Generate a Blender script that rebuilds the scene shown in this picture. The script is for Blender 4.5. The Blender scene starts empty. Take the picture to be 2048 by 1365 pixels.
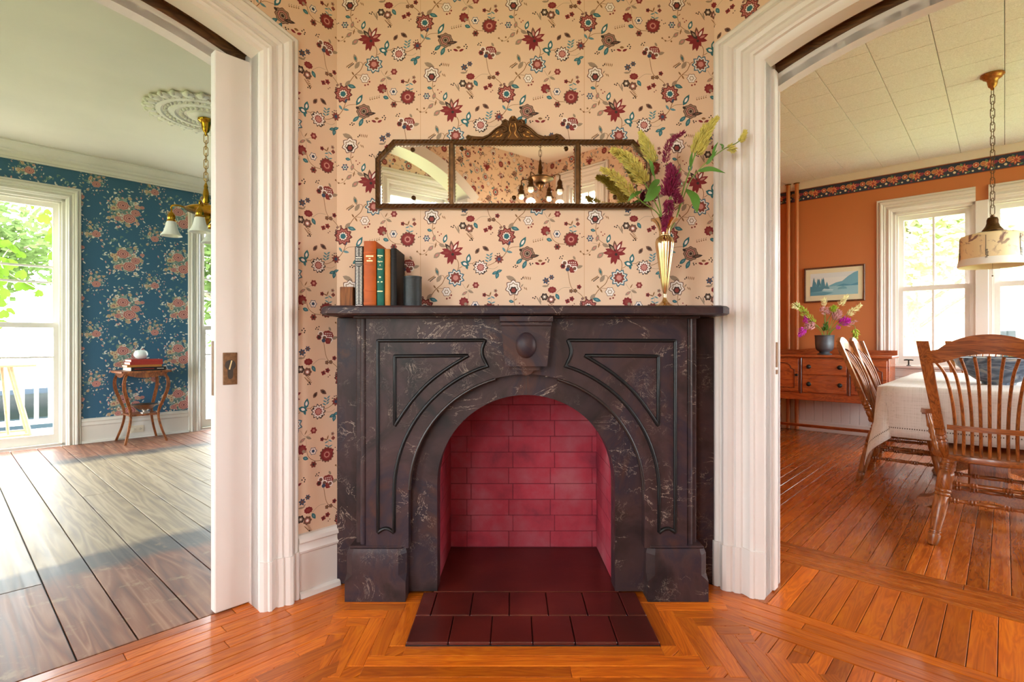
import bpy, bmesh, math, random
from math import sin, cos, pi, radians, sqrt, atan2
from mathutils import Matrix, Vector

# ---------------------------------------------------------------- camera, sky, exposure
SC = bpy.context.scene
COL = SC.collection
cam_d = bpy.data.cameras.new('camera'); cam = bpy.data.objects.new('camera', cam_d); COL.objects.link(cam)
cam.location = (0, 0, 1.0); cam.rotation_euler = (pi/2, 0, 0)
cam_d.sensor_width = 36.0; cam_d.lens = 36.0*1067.0/2048.0; cam_d.clip_start = 0.02
SC.camera = cam
wld = bpy.data.worlds.new('sky'); SC.world = wld; wld.use_nodes = True
bg = wld.node_tree.nodes['Background']; bg.inputs['Color'].default_value = (0.93, 0.97, 1.0, 1); bg.inputs['Strength'].default_value = 10.0
SC.view_settings.view_transform = 'Standard'; SC.view_settings.look = 'None'
SC.view_settings.exposure = 1.1; SC.view_settings.gamma = 1.0; SC.view_settings.use_curve_mapping = False
SC.cycles.max_bounces = 10; SC.cycles.diffuse_bounces = 7; SC.cycles.glossy_bounces = 4; SC.cycles.transparent_max_bounces = 12
SC.cycles.sample_clamp_indirect = 6.0; SC.cycles.caustics_reflective = False; SC.cycles.caustics_refractive = False

# ---------------------------------------------------------------- frames
# the house grid is turned against the fireplace: x = b (towards the dining room), y = a (towards the parlour)
TH = atan2(1067.0, 986.0)
CX, CY = -0.00544535, 2.99571989
HOUSE = Matrix.Translation((CX, CY, 0)) @ Matrix.Rotation(TH, 4, 'Z')
def HM(b, a, z=0.0, rot=0.0): return HOUSE @ Matrix.Translation((b, a, z)) @ Matrix.Rotation(rot, 4, 'Z')
def WM(x, y, z=0.0, rot=0.0): return Matrix.Translation((x, y, z)) @ Matrix.Rotation(rot, 4, 'Z')
def H2W(b, a, z=0.0): return HOUSE @ Vector((b, a, z))
def px(x, y, d):                                    # a photo pixel at a given depth
    return Vector(((x-1024)/1067*d, d, 1+(682.5-y)/1067*d))

def lin(h):
    if isinstance(h, str):
        h = h.lstrip('#'); h = [int(h[i:i+2], 16)/255 for i in (0, 2, 4)]
    return tuple((c/12.92 if c <= .04045 else ((c+.055)/1.055)**2.4) for c in h[:3])

# ---------------------------------------------------------------- materials
MATS = {}
class NT:
    def __init__(s, name):
        s.m = bpy.data.materials.new(name); s.m.use_nodes = True; s.t = s.m.node_tree
        s.b = s.t.nodes['Principled BSDF']; s.out = s.t.nodes['Material Output']; MATS[name] = s.m
    def n(s, typ, **kw):
        nd = s.t.nodes.new(typ)
        for k, v in kw.items(): setattr(nd, k, v)
        return nd
    def l(s, a, b): s.t.links.new(a, b)
    def coords(s, kind='Object', scale=(1, 1, 1), rnd=0.0, rot=(0, 0, 0)):
        if kind == 'World':
            o = s.n('ShaderNodeNewGeometry').outputs['Position']
        else:
            o = s.n('ShaderNodeTexCoord').outputs[kind]
        if rnd:
            oi = s.n('ShaderNodeObjectInfo'); mul = s.n('ShaderNodeMath', operation='MULTIPLY'); mul.inputs[1].default_value = rnd
            s.l(oi.outputs['Random'], mul.inputs[0])
            add = s.n('ShaderNodeVectorMath', operation='ADD'); s.l(o, add.inputs[0]); s.l(mul.outputs[0], add.inputs[1]); o = add.outputs[0]
        mp = s.n('ShaderNodeMapping'); mp.inputs['Scale'].default_value = scale; mp.inputs['Rotation'].default_value = rot
        s.l(o, mp.inputs['Vector']); return mp.outputs['Vector']
    def noise(s, vec, scale=5, detail=4, rough=.55, dist=0.0):
        nd = s.n('ShaderNodeTexNoise'); nd.inputs['Scale'].default_value = scale; nd.inputs['Detail'].default_value = detail
        nd.inputs['Roughness'].default_value = rough; nd.inputs['Distortion'].default_value = dist
        s.l(vec, nd.inputs['Vector']); return nd.outputs['Fac']
    def ramp(s, fac, stops):
        r = s.n('ShaderNodeValToRGB'); e = r.color_ramp.elements
        while len(e) < len(stops): e.new(0.5)
        for el, (p, c) in zip(e, stops):
            el.position = p; el.color = (*(c if len(c) == 3 else c[:3]), 1)
        s.l(fac, r.inputs['Fac']); return r.outputs['Color']
    def mix(s, fac, a, b, mode='MIX'):
        m = s.n('ShaderNodeMix', data_type='RGBA', blend_type=mode)
        for inp, v in ((m.inputs['Factor'], fac), (m.inputs['A'], a), (m.inputs['B'], b)):
            if hasattr(v, 'links') or hasattr(v, 'is_linked'): s.l(v, inp)
            elif isinstance(v, (int, float)): inp.default_value = v
            else: inp.default_value = (*v[:3], 1)
        return m.outputs['Result']
    def math(s, op, a, b=0.0):
        m = s.n('ShaderNodeMath', operation=op)
        for i, v in enumerate((a, b)):
            if isinstance(v, (int, float)): m.inputs[i].default_value = v
            else: s.l(v, m.inputs[i])
        return m.outputs[0]
    def bump(s, h, strength=.3, dist=.002):
        b = s.n('ShaderNodeBump'); b.inputs['Strength'].default_value = strength; b.inputs['Distance'].default_value = dist
        s.l(h, b.inputs['Height']); s.l(b.outputs['Normal'], s.b.inputs['Normal'])
    def set(s, color=None, rough=.5, metal=0.0, coat=0.0, spec=.5, coat_rough=.1):
        if color is not None:
            if hasattr(color, 'is_linked'): s.l(color, s.b.inputs['Base Color'])
            else: s.b.inputs['Base Color'].default_value = (*color[:3], 1)
        if hasattr(rough, 'is_linked'): s.l(rough, s.b.inputs['Roughness'])
        else: s.b.inputs['Roughness'].default_value = rough
        s.b.inputs['Metallic'].default_value = metal; s.b.inputs['Coat Weight'].default_value = coat
        s.b.inputs['Coat Roughness'].default_value = coat_rough; s.b.inputs['Specular IOR Level'].default_value = spec
        return s.m

def plain(name, c, rough=.5, metal=0.0, vary=.08, scale=6, coat=0.0, bump=0.0, bscale=80, spec=.5):
    t = NT(name); c = lin(c) if isinstance(c, str) else c
    v = t.coords('Object', rnd=7.0); f = t.noise(v, scale, 4)
    lo = tuple(x*(1-vary) for x in c); hi = tuple(min(1, x*(1+vary)) for x in c)
    col = t.ramp(f, [(.3, lo), (.7, hi)])
    if bump: t.bump(t.noise(v, bscale, 3), bump, .001)
    return t.set(col, rough, metal, coat, spec)

def wood(name, c0, c1, c2, rough=.35, sx=1.6, sy=28, rnd=40.0, vary=.35, coat=0.0, bump=.12, axis='x'):
    t = NT(name); c0, c1, c2 = lin(c0), lin(c1), lin(c2)
    sc = {'x': (sx, sy, sy), 'y': (sy, sx, sy), 'z': (sy, sy, sx)}[axis]
    sc2 = {'x': (sx*.6, sy*.25, sy*.25), 'y': (sy*.25, sx*.6, sy*.25), 'z': (sy*.25, sy*.25, sx*.6)}[axis]
    v = t.coords('Object', sc, rnd)
    f = t.noise(v, 1.0, 6, .6, .6)
    v2 = t.coords('Object', sc2, rnd)
    w = t.noise(v2, 2.0, 3, .5, .8)
    band = t.math('FRACT', t.math('MULTIPLY', w, 9.0)); band = t.math('ABSOLUTE', t.math('SUBTRACT', band, .5))
    ff = t.math('ADD', t.math('MULTIPLY', f, .7), t.math('MULTIPLY', band, .6))
    col = t.ramp(ff, [(.25, c0), (.5, c1), (.78, c2)])
    oi = t.n('ShaderNodeObjectInfo')
    val = t.math('ADD', t.math('MULTIPLY', oi.outputs['Random'], vary), 1-vary*.55)
    hsv = t.n('ShaderNodeHueSaturation'); t.l(col, hsv.inputs['Color']); t.l(val, hsv.inputs['Value'])
    t.bump(ff, bump, .0015)
    rg = t.math('ADD', t.math('MULTIPLY', f, .18), rough-.09)
    return t.set(hsv.outputs['Color'], rg, 0, coat)

plain('trim_paint', '#dbd4cf', .34, vary=.025, scale=3, bump=.02, bscale=12)
plain('parlour_trim', '#e2ded4', .36, vary=.04, scale=3, bump=.02, bscale=12)
plain('plaster', '#dbd6c6', .7, vary=.05, scale=1.5, bump=.05, bscale=12)
plain('hall_plaster', '#efe9dc', .7, vary=.03, scale=1.5)
plain('rosette_plaster', '#e2dfd2', .7, vary=.05, scale=20)
plain('orange_paint', '#bd7140', .42, vary=.05, scale=2, bump=.06, bscale=60)
plain('brick_joint', '#6a1626', .8, vary=.2, scale=20)
plain('brass', '#b58a2a', .22, 1.0, vary=.25, scale=20)
plain('vase_gold', '#d8ba8c', .17, 1.0, vary=.06, scale=12)
plain('bronze', '#5b4026', .35, .9, vary=.35, scale=35)
plain('rope_bronze', '#5f4630', .4, .8, vary=.3, scale=60)
plain('bronze_gilt', '#a8783f', .38, .8, vary=.3, scale=60)
plain('old_brass', '#7c5a3d', .5, .6, vary=.3, scale=90, bump=.3, bscale=120)
plain('iron', '#2c2a28', .45, .7, vary=.2)
plain('pewter', '#5c6168', .4, .6, vary=.12, scale=15)
plain('silver', '#cfc6ba', .3, 1.0, vary=.12, scale=30)
plain('can_metal', '#2b2e30', .5, .3, vary=.15, scale=40)
plain('ceramic', '#d9e2e2', .15, vary=.04, coat=.4)
plain('outlet_plastic', '#e6dcc3', .4, vary=.02)
plain('dark_slot', '#3a3028', .6)
plain('paper', '#e9e2d3', .8, vary=.05, scale=60)
plain('linen_dark', '#4a443d', .9)
plain('leather_black', '#171313', .55, vary=.2, scale=30, bump=.1, bscale=150, spec=.2)
plain('leather_orange', '#a84b08', .5, vary=.18, scale=18, bump=.1, bscale=120, spec=.25)
plain('cloth_green', '#0a5748', .75, vary=.1, scale=50, bump=.1, bscale=200)
plain('cloth_tan', '#b87432', .7, vary=.12, scale=25)
plain('cloth_red', '#a63228', .6, vary=.1, scale=40)
plain('board_white', '#d8d2c6', .6, vary=.05)
plain('print_black', '#1d1a1b', .5)
plain('gilt', '#e7cf98', .35, .3)
plain('shade_glass_frost', '#e9ebe4', .35, vary=.04)
t = NT('added_glow'); t.set(lin('#f1ead8'), .4); t.b.inputs['Emission Color'].default_value = (1, .82, .55, 1); t.b.inputs['Emission Strength'].default_value = .35  # glow added to the hall chandelier, which shows no lit bulbs
plain('stem_green', '#6f8a35', .55, vary=.2, scale=20)
plain('leaf_green', '#4d7a2b', .45, vary=.25, scale=12)
plain('leaf_pale', '#a9c63c', .5, vary=.2, scale=12)
plain('plume_yellow', '#c9bd62', .8, vary=.3, scale=60)
plain('plume_wine', '#7c123f', .7, vary=.35, scale=60)
plain('plume_magenta', '#c22bb2', .7, vary=.3, scale=40)
plain('plume_pink', '#cf9a9c', .8, vary=.25, scale=40)
plain('plume_cream', '#e8e4b0', .8, vary=.2, scale=40)
plain('grass', '#8a9660', .9, vary=.4, scale=3)
plain('road', '#8b8a86', .9, vary=.1, scale=2)
plain('porch_floor', '#a7a39b', .7, vary=.1)
plain('porch_paint', '#e6e4e0', .5, vary=.03)
plain('cane', '#a38563', .5, vary=.2, scale=30)
plain('car_dark', '#27384d', .25, .3, coat=.6)
plain('car_grey', '#5c6066', .25, .4, coat=.6)
plain('car_glass', '#1a2227', .1)
plain('rubber', '#1b1b1b', .8)
plain('tail_red', '#a3141a', .3)
plain('siding', '#d0d0cc', .8, vary=.06)
plain('shingle', '#a9a8a0', .9, vary=.25, scale=12)
plain('bark', '#85796a', .9, vary=.3, scale=20)
plain('wicker', '#b9bcc4', .7)
plain('black_groove', '#0e0d0e', .42, vary=.25, scale=30, spec=.35)
plain('brown_bead', '#1f1411', .35, vary=.25, scale=30)
plain('hemstitch', '#5c5044', .9)
plain('fabric_dark', '#3b2620', .8)

def leafy(name, c, trans):
    t = NT(name); c = lin(c); v = t.coords('World'); f = t.noise(v, 2.5, 3)
    col = t.ramp(f, [(.3, tuple(x*.6 for x in c)), (.7, tuple(min(1, x*1.3) for x in c))])
    d = t.n('ShaderNodeBsdfDiffuse'); tr = t.n('ShaderNodeBsdfTranslucent'); mx = t.n('ShaderNodeMixShader'); mx.inputs[0].default_value = trans
    t.l(col, d.inputs['Color']); t.l(col, tr.inputs['Color']); t.l(d.outputs[0], mx.inputs[1]); t.l(tr.outputs[0], mx.inputs[2]); t.l(mx.outputs[0], t.out.inputs['Surface'])
    return t.m
leafy('leaf_vine', '#557024', .5); leafy('foliage', '#54663a', .45); leafy('foliage_pale', '#c2c99a', .5)

def glass_mat(name, tint=(1, 1, 1), gl=.06):
    t = NT(name); tr = t.n('ShaderNodeBsdfTransparent'); tr.inputs['Color'].default_value = (*tint, 1)
    g = t.n('ShaderNodeBsdfGlossy'); g.inputs['Roughness'].default_value = .02; mx = t.n('ShaderNodeMixShader')
    lw = t.n('ShaderNodeLayerWeight'); lw.inputs['Blend'].default_value = .25
    t.l(t.math('MULTIPLY', lw.outputs['Fresnel'], .8), mx.inputs[0]); t.l(tr.outputs[0], mx.inputs[1]); t.l(g.outputs[0], mx.inputs[2]); t.l(mx.outputs[0], t.out.inputs['Surface'])
glass_mat('window_glass', (.97, .98, .97))

t = NT('mirror_silver'); t.set((.93, .93, .9), .015, 1.0)

# painted paper print: colour stored on the mesh
t = NT('printed_paper'); ca = t.n('ShaderNodeVertexColor'); ca.layer_name = 'Col'
vv = t.coords('Object'); nf = t.noise(vv, 2.2, 3)
t.set(t.mix(.12, ca.outputs['Color'], t.ramp(nf, [(.3, lin('#c9a07c')), (.7, lin('#f2dcc4'))]), 'MULTIPLY'), .78)
t = NT('printed_dark'); ca = t.n('ShaderNodeVertexColor'); ca.layer_name = 'Col'; t.set(ca.outputs['Color'], .55)

# faux marble of the slate mantel
t = NT('faux_marble'); v = t.coords('World')
n1 = t.noise(v, 3.2, 5, .6, .8); n2 = t.noise(v, 9, 5, .65, .4)
base = t.ramp(n1, [(.34, lin('#181212')), (.44, lin('#30211f')), (.51, lin('#3e2b2a')), (.58, lin('#29212a')), (.68, lin('#4a2d22'))])
base = t.mix(t.ramp(n2, [(.35, (0, 0, 0)), (.75, (.5, .5, .5))]), base, lin('#35282d'))
vn = t.noise(t.coords('World', (1, 1, 1.5), rot=(0, .7, 0)), 4.6, 7, .62, 1.4)
ve = t.math('ABSOLUTE', t.math('SUBTRACT', vn, .5))
msk = t.ramp(t.noise(v, 5.0, 2), [(.52, (0, 0, 0)), (.64, (1, 1, 1))])
vein = t.math('MULTIPLY', t.ramp(ve, [(.0, (1, 1, 1)), (.0048, (0, 0, 0))]), msk)
vn2 = t.noise(v, 17, 6, .7, 1.0); ve2 = t.math('ABSOLUTE', t.math('SUBTRACT', vn2, .5))
msk2 = t.ramp(t.noise(t.coords('World', (1.3, 1, 1)), 7, 2), [(.56, (0, 0, 0)), (.66, (1, 1, 1))])
vein2 = t.math('MULTIPLY', t.ramp(ve2, [(.0, (.4, .4, .4)), (.009, (0, 0, 0))]), msk2)
vs = t.math('MINIMUM', t.math('ADD', vein, vein2), 1.0)
col = t.mix(vs, base, lin('#b7a494'))
t.bump(n2, .12, .002); t.set(col, t.math('ADD', t.math('MULTIPLY', n2, .25), .32), 0, .0, .22)

# red painted firebrick
t = NT('brick_red'); v = t.coords('World'); n1 = t.noise(v, 6, 5, .6); n2 = t.noise(v, 60, 4)
col = t.ramp(n1, [(.3, lin('#7c1d2f')), (.45, lin('#9d2738')), (.58, lin('#9b3b48')), (.72, lin('#a05158'))])
oi = t.n('ShaderNodeObjectInfo'); hs = t.n('ShaderNodeHueSaturation'); t.l(col, hs.inputs['Color']); t.l(t.math('ADD', t.math('MULTIPLY', oi.outputs['Random'], .2), .9), hs.inputs['Value'])
t.bump(n2, .5, .003); t.set(hs.outputs['Color'], .75)
t = NT('hearth_paint'); v = t.coords('World'); n1 = t.noise(v, 4, 5)
t.bump(t.noise(v, 40, 4), .15, .002); t.set(t.ramp(n1, [(.3, lin('#3c120e')), (.6, lin('#521a14')), (.8, lin('#652c22'))]), .3, 0, .1)

# floors
wood('oak_floor', '#a0480c', '#bd5d10', '#cf741a', .32, 1.8, 40, vary=.6, coat=.15, bump=.006)
wood('oak_dining', '#8a4214', '#a8561b', '#bb6e28', .27, 1.8, 40, vary=.55, coat=.2, bump=.003)
wood('chair_oak', '#58300f', '#8c4f20', '#a86a30', .33, 3, 45, vary=.2, coat=.3, axis='z')
wood('chair_oak_x', '#58300f', '#8c4f20', '#a86a30', .33, 3, 45, vary=.2, coat=.3, axis='x')
wood('sideboard_wood', '#7c3517', '#a04c20', '#b55f2a', .3, 2.5, 30, vary=.15, coat=.3, axis='y')
wood('sideboard_x', '#7c3517', '#a04c20', '#b55f2a', .3, 2.5, 30, vary=.15, coat=.3, axis='x')
wood('sideboard_dark', '#3a1409', '#5c250f', '#703416', .3, 2.5, 30, vary=.15, coat=.3, axis='z')
plain('mat_cream', '#d9d2b4', .7, vary=.04)
wood('stand_wood', '#4a2413', '#8a4a22', '#b06c33', .35, 3, 40, vary=.15, coat=.2, axis='z')
wood('frame_wood', '#3a2014', '#5b3220', '#70432b', .4, 3, 40, vary=.1, axis='y')
wood('bookend_wood', '#522a0c', '#733f14', '#86501f', .75, 4, 50, vary=.1, axis='z')
wood('slot_wood', '#3a2212', '#5f3d20', '#7d5530', .7, 3, 30, vary=.1)
t = NT('old_planks')
v = t.coords('Object', (.7, 22, 22), 30.0); f = t.noise(v, 1.0, 6, .62, .3)
v2 = t.coords('Object', (.4, 6, 6), 30.0); w = t.noise(v2, 1.3, 3, .5, .35)
band = t.math('ABSOLUTE', t.math('SUBTRACT', t.math('FRACT', t.math('MULTIPLY', w, 10.0)), .5))
g = t.math('ADD', t.math('MULTIPLY', f, .7), t.math('MULTIPLY', band, .6))
pale = t.ramp(g, [(.25, lin('#837563')), (.5, lin('#a08e73')), (.75, lin('#b7a68b'))])
dark = t.ramp(g, [(.25, lin('#3a3737')), (.55, lin('#56504c')), (.8, lin('#736658'))])
brown = t.ramp(g, [(.25, lin('#5a3422')), (.55, lin('#82523b')), (.8, lin('#a57c62'))])
wp = t.n('ShaderNodeNewGeometry').outputs['Position']
sub = t.n('ShaderNodeVectorMath', operation='SUBTRACT'); t.l(wp, sub.inputs[0]); sub.inputs[1].default_value = (CX, CY, 0)
dt = t.n('ShaderNodeVectorMath', operation='DOT_PRODUCT'); t.l(sub.outputs[0], dt.inputs[0]); dt.inputs[1].default_value = (-sin(TH), cos(TH), 0)
wob = t.noise(t.coords('World'), 3.0, 5)
av = t.math('ADD', dt.outputs['Value'], t.math('MULTIPLY', t.math('SUBTRACT', wob, .5), .28))
m1 = t.ramp(t.math('DIVIDE', av, 5.0), [(.165, (0, 0, 0)), (.185, (1, 1, 1)), (.735, (1, 1, 1)), (.765, (0, 0, 0))])
m2 = t.ramp(t.math('DIVIDE', av, 5.0), [(.212, (0, 0, 0)), (.226, (1, 1, 1)), (.70, (1, 1, 1)), (.725, (0, 0, 0))])
col = t.mix(m1, brown, dark); col = t.mix(m2, col, pale)
worn = t.ramp(t.noise(t.coords('World', (1, 1, 1)), 7, 6, .7), [(.57, (0, 0, 0)), (.66, (1, 1, 1))])
col = t.mix(t.math('MULTIPLY', worn, .45), col, lin('#b39a75'))
t.bump(g, .2, .002); t.set(col, t.math('ADD', t.math('MULTIPLY', f, .35), .3), 0, 0)

# pressed pattern ceiling tile
t = NT('ceiling_tile'); v = t.coords('World'); n = t.noise(v, 70, 3, .6, 2.5)
t.bump(n, .9, .006); t.set(t.ramp(n, [(.35, lin('#dddee0')), (.65, lin('#f4f6f8'))]), .55)

# linen
t = NT('linen'); v = t.coords('Object'); a = t.noise(t.coords('Object', (6, 260, 6)), 1, 3); b = t.noise(t.coords('Object', (260, 6, 260)), 1, 3)
h = t.math('ADD', a, b); t.bump(h, .25, .0008); t.set(t.ramp(h, [(.7, lin('#b5ada2')), (1.0, lin('#cdc7bf'))]), .85)
t.b.inputs['Sheen Weight'].default_value = .2

# glazed blue bowl
t = NT('bowl_glaze'); v = t.coords('Object', (1, 1, 2)); n = t.noise(v, 9, 3, .5, 2.0)
t.set(t.ramp(n, [(.4, lin('#3d4a5c')), (.55, lin('#6e7b8c')), (.68, lin('#aaa79a'))]), .3)
# lamp shade
t = NT('lamp_shade_glass'); v = t.coords('Object'); n = t.noise(v, 16, 4, .6, 1.0)
sep = t.n('ShaderNodeSeparateXYZ'); t.l(t.n('ShaderNodeTexCoord').outputs['Object'], sep.inputs[0])
hi = t.ramp(t.math('MULTIPLY', t.math('ADD', sep.outputs['Z'], .0), 4.5), [(.15, (0, 0, 0)), (.75, (1, 1, 1))])
vine = t.math('MULTIPLY', t.ramp(n, [(.52, (0, 0, 0)), (.6, (1, 1, 1))]), hi)
t.set(t.mix(vine, lin('#ead9ae'), lin('#8a6a62')), .4)
# ---------------------------------------------------------------- mesh helpers
class MB:
    def __init__(s): s.v = []; s.f = []; s.mi = []; s.col = []; s.cur = 0; s.c = None
    def add(s, vs, fs):
        o = len(s.v); s.v += [tuple(p) for p in vs]
        for f in fs: s.f.append(tuple(i+o for i in f)); s.mi.append(s.cur); s.col.append(s.c)
        return s
    def box(s, x0, x1, y0, y1, z0, z1, m=None):
        vs = [(x0, y0, z0), (x1, y0, z0), (x1, y1, z0), (x0, y1, z0), (x0, y0, z1), (x1, y0, z1), (x1, y1, z1), (x0, y1, z1)]
        if m is not None: vs = [m @ Vector(p) for p in vs]
        return s.add(vs, [(0, 3, 2, 1), (4, 5, 6, 7), (0, 1, 5, 4), (1, 2, 6, 5), (2, 3, 7, 6), (3, 0, 4, 7)])
    def bbox(s, x0, x1, y0, y1, z0, z1, r=.004, m=None):   # chamfered box
        r = min(r, (x1-x0)*.45, (y1-y0)*.45, (z1-z0)*.45); bm = bmesh.new(); bmesh.ops.create_cube(bm, size=1)
        for v in bm.verts: v.co = ((x0+x1)/2+v.co.x*(x1-x0), (y0+y1)/2+v.co.y*(y1-y0), (z0+z1)/2+v.co.z*(z1-z0))
        bmesh.ops.bevel(bm, geom=bm.edges[:], offset=r, segments=1, affect='EDGES')
        bm.verts.index_update(); vs = [(m @ v.co if m is not None else v.co.copy()) for v in bm.verts]
        fs = [tuple(v.index for v in f.verts) for f in bm.faces]; bm.free(); return s.add(vs, fs)
    def prism(s, poly, fn, d0, d1):                        # poly 2D -> fn(u, v, d) 3D
        n = len(poly); vs = [fn(u, v, d0) for u, v in poly]+[fn(u, v, d1) for u, v in poly]
        return s.add(vs, [tuple(range(n))[::-1], tuple(range(n, 2*n))]+[(i, (i+1) % n, n+(i+1) % n, n+i) for i in range(n)])
    def lathe(s, prof, seg=24, m=None, flute=0, fa=0.0, cap=True):    # prof [(r, z)]
        vs = []; fs = []; n = len(prof)
        for r, z in prof:
            for k in range(seg):
                a = 2*pi*k/seg; rr = r*(1+fa*cos(flute*a)) if flute else r
                p = Vector((rr*cos(a), rr*sin(a), z)); vs.append(m @ p if m is not None else p)
        for i in range(n-1):
            for k in range(seg): fs.append((i*seg+k, i*seg+(k+1) % seg, (i+1)*seg+(k+1) % seg, (i+1)*seg+k))
        if cap:
            if prof[0][0] > 1e-5: fs.append(tuple(range(seg))[::-1])
            if prof[-1][0] > 1e-5: fs.append(tuple((n-1)*seg+k for k in range(seg)))
        return s.add(vs, fs)
    def turned(s, p0, p1, prof, seg=12):                   # prof [(t, r)] between two points
        p0 = Vector(p0); p1 = Vector(p1); d = p1-p0; L = d.length; q = d.to_track_quat('Z', 'Y').to_matrix().to_4x4()
        return s.lathe([(r, t*L) for t, r in prof], seg, Matrix.Translation(p0) @ q)
    def tube(s, pts, r, seg=8, closed=False, flat=1.0):
        pts = [Vector(p) for p in pts]; n = len(pts); rs = r if isinstance(r, (list, tuple)) else [r]*n; vs = []; fs = []
        up = Vector((0, 0, 1)); prev = None
        for i, p in enumerate(pts):
            a = pts[(i-1) % n] if (closed or i > 0) else p; b = pts[(i+1) % n] if (closed or i < n-1) else p
            d = (b-a).normalized()
            if prev is None:
                x = d.cross(up)
                if x.length < 1e-3: x = d.cross(Vector((1, 0, 0)))
            else: x = prev-d*prev.dot(d)
            x.normalize(); prev = x; y = d.cross(x)
            for k in range(seg):
                t = 2*pi*k/seg; vs.append(p+x*cos(t)*rs[i]+y*sin(t)*rs[i]*flat)
        for i in range(n if closed else n-1):
            j = (i+1) % n
            for k in range(seg): fs.append((i*seg+k, i*seg+(k+1) % seg, j*seg+(k+1) % seg, j*seg+k))
        if not closed: fs += [tuple(range(seg))[::-1], tuple((n-1)*seg+k for k in range(seg))]
        return s.add(vs, fs)
    def ball(s, c, rx, ry=None, rz=None, seg=12, ring=8, m=None):
        ry = ry or rx; rz = rz or rx; mm = Matrix.Translation(c) @ Matrix.Diagonal((rx, ry, rz, 1))
        if m is not None: mm = m @ mm
        return s.lathe([(max(1e-6, sin(pi*i/ring)), -cos(pi*i/ring)) for i in range(ring+1)], seg, mm, cap=False)
    def sweep(s, path, prof, fn, side=1.0, closed=False):  # path 2D (u,v); prof [(w outward, h proud)]; fn(u,v,h)
        n = len(path); P = [Vector(p) for p in path]; offs = []
        for i in range(n):
            a = P[(i-1) % n] if (closed or i) else None; b = P[(i+1) % n] if (closed or i < n-1) else None
            d1 = (P[i]-a).normalized() if a is not None else None; d2 = (b-P[i]).normalized() if b is not None else None
            n1 = Vector((-d1.y, d1.x)) if d1 is not None else None; n2 = Vector((-d2.y, d2.x)) if d2 is not None else None
            if n1 is None: m = n2
            elif n2 is None: m = n1
            else: m = (n1+n2)/max(.3, 1+n1.dot(n2))
            offs.append(m*side)
        k = len(prof); vs = [fn(P[i].x+offs[i].x*w, P[i].y+offs[i].y*w, h) for i in range(n) for w, h in prof]; fs = []
        for i in range(n if closed else n-1):
            j = (i+1) % n
            for q in range(k): fs.append((i*k+q, i*k+(q+1) % k, j*k+(q+1) % k, j*k+q))
        if not closed: fs += [tuple(range(k))[::-1], tuple((n-1)*k+q for q in range(k))]
        return s.add(vs, fs)
    def obj(s, name, mats, parent=None, mtx=None, smooth=40, recalc=True, **tags):
        me = bpy.data.meshes.new(name); me.from_pydata(s.v, [], s.f)
        for m in (mats if isinstance(mats, (list, tuple)) else [mats]): me.materials.append(MATS[m])
        if max(s.mi, default=0): me.polygons.foreach_set('material_index', s.mi)
        if any(c is not None for c in s.col):
            at = me.color_attributes.new('Col', 'FLOAT_COLOR', 'CORNER'); buf = []
            for p, c in zip(me.polygons, s.col): buf += list((*(c or (1, 1, 1)), 1.0))*p.loop_total
            at.data.foreach_set('color', buf)
        if recalc:
            bm = bmesh.new(); bm.from_mesh(me); bmesh.ops.recalc_face_normals(bm, faces=bm.faces[:]); bm.to_mesh(me); bm.free()
        if smooth:
            me.polygons.foreach_set('use_smooth', [True]*len(me.polygons)); me.set_sharp_from_angle(angle=radians(smooth))
        o = bpy.data.objects.new(name, me); COL.objects.link(o); place(o, parent, mtx); tag(o, **tags); return o

def place(o, parent=None, mtx=None):
    if parent is not None: o.parent = parent
    if mtx is not None: o.matrix_basis = mtx
def tag(o, label=None, cat=None, group=None, kind=None):
    if label: o['label'] = label
    if cat: o['category'] = cat
    if group: o['group'] = group
    if kind: o['kind'] = kind
    return o
def empty(name, mtx=None, parent=None, **tags):
    o = bpy.data.objects.new(name, None); o.empty_display_size = .05; COL.objects.link(o); place(o, parent, mtx); return tag(o, **tags)
def copy_tree(o, parent=None):
    c = o.copy(); COL.objects.link(c)
    if parent is not None: c.parent = parent
    for ch in o.children: copy_tree(ch, c)
    return c
def arc(cx, cy, r, a0, a1, n=16, ry=None):
    ry = ry or r; return [(cx+r*cos(a0+(a1-a0)*i/n), cy+ry*sin(a0+(a1-a0)*i/n)) for i in range(n+1)]
def bez(p0, p1, p2, p3, n=12):
    o = []
    for i in range(n+1):
        t = i/n; o.append(tuple((1-t)**3*a+3*(1-t)**2*t*b+3*(1-t)*t*t*c+t**3*d for a, b, c, d in zip(p0, p1, p2, p3)))
    return o
def spline(pts, n=8):                                       # Catmull-Rom through points
    P = [Vector(p) for p in pts]; P = [P[0]*2-P[1]]+P+[P[-1]*2-P[-2]]; o = []
    for i in range(1, len(P)-2):
        for k in range(n):
            t = k/n; a, b, c, d = P[i-1], P[i], P[i+1], P[i+2]
            o.append(.5*((2*b)+(c-a)*t+(2*a-5*b+4*c-d)*t*t+(3*b-a-3*c+d)*t**3))
    return o+[P[-2]]

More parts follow.
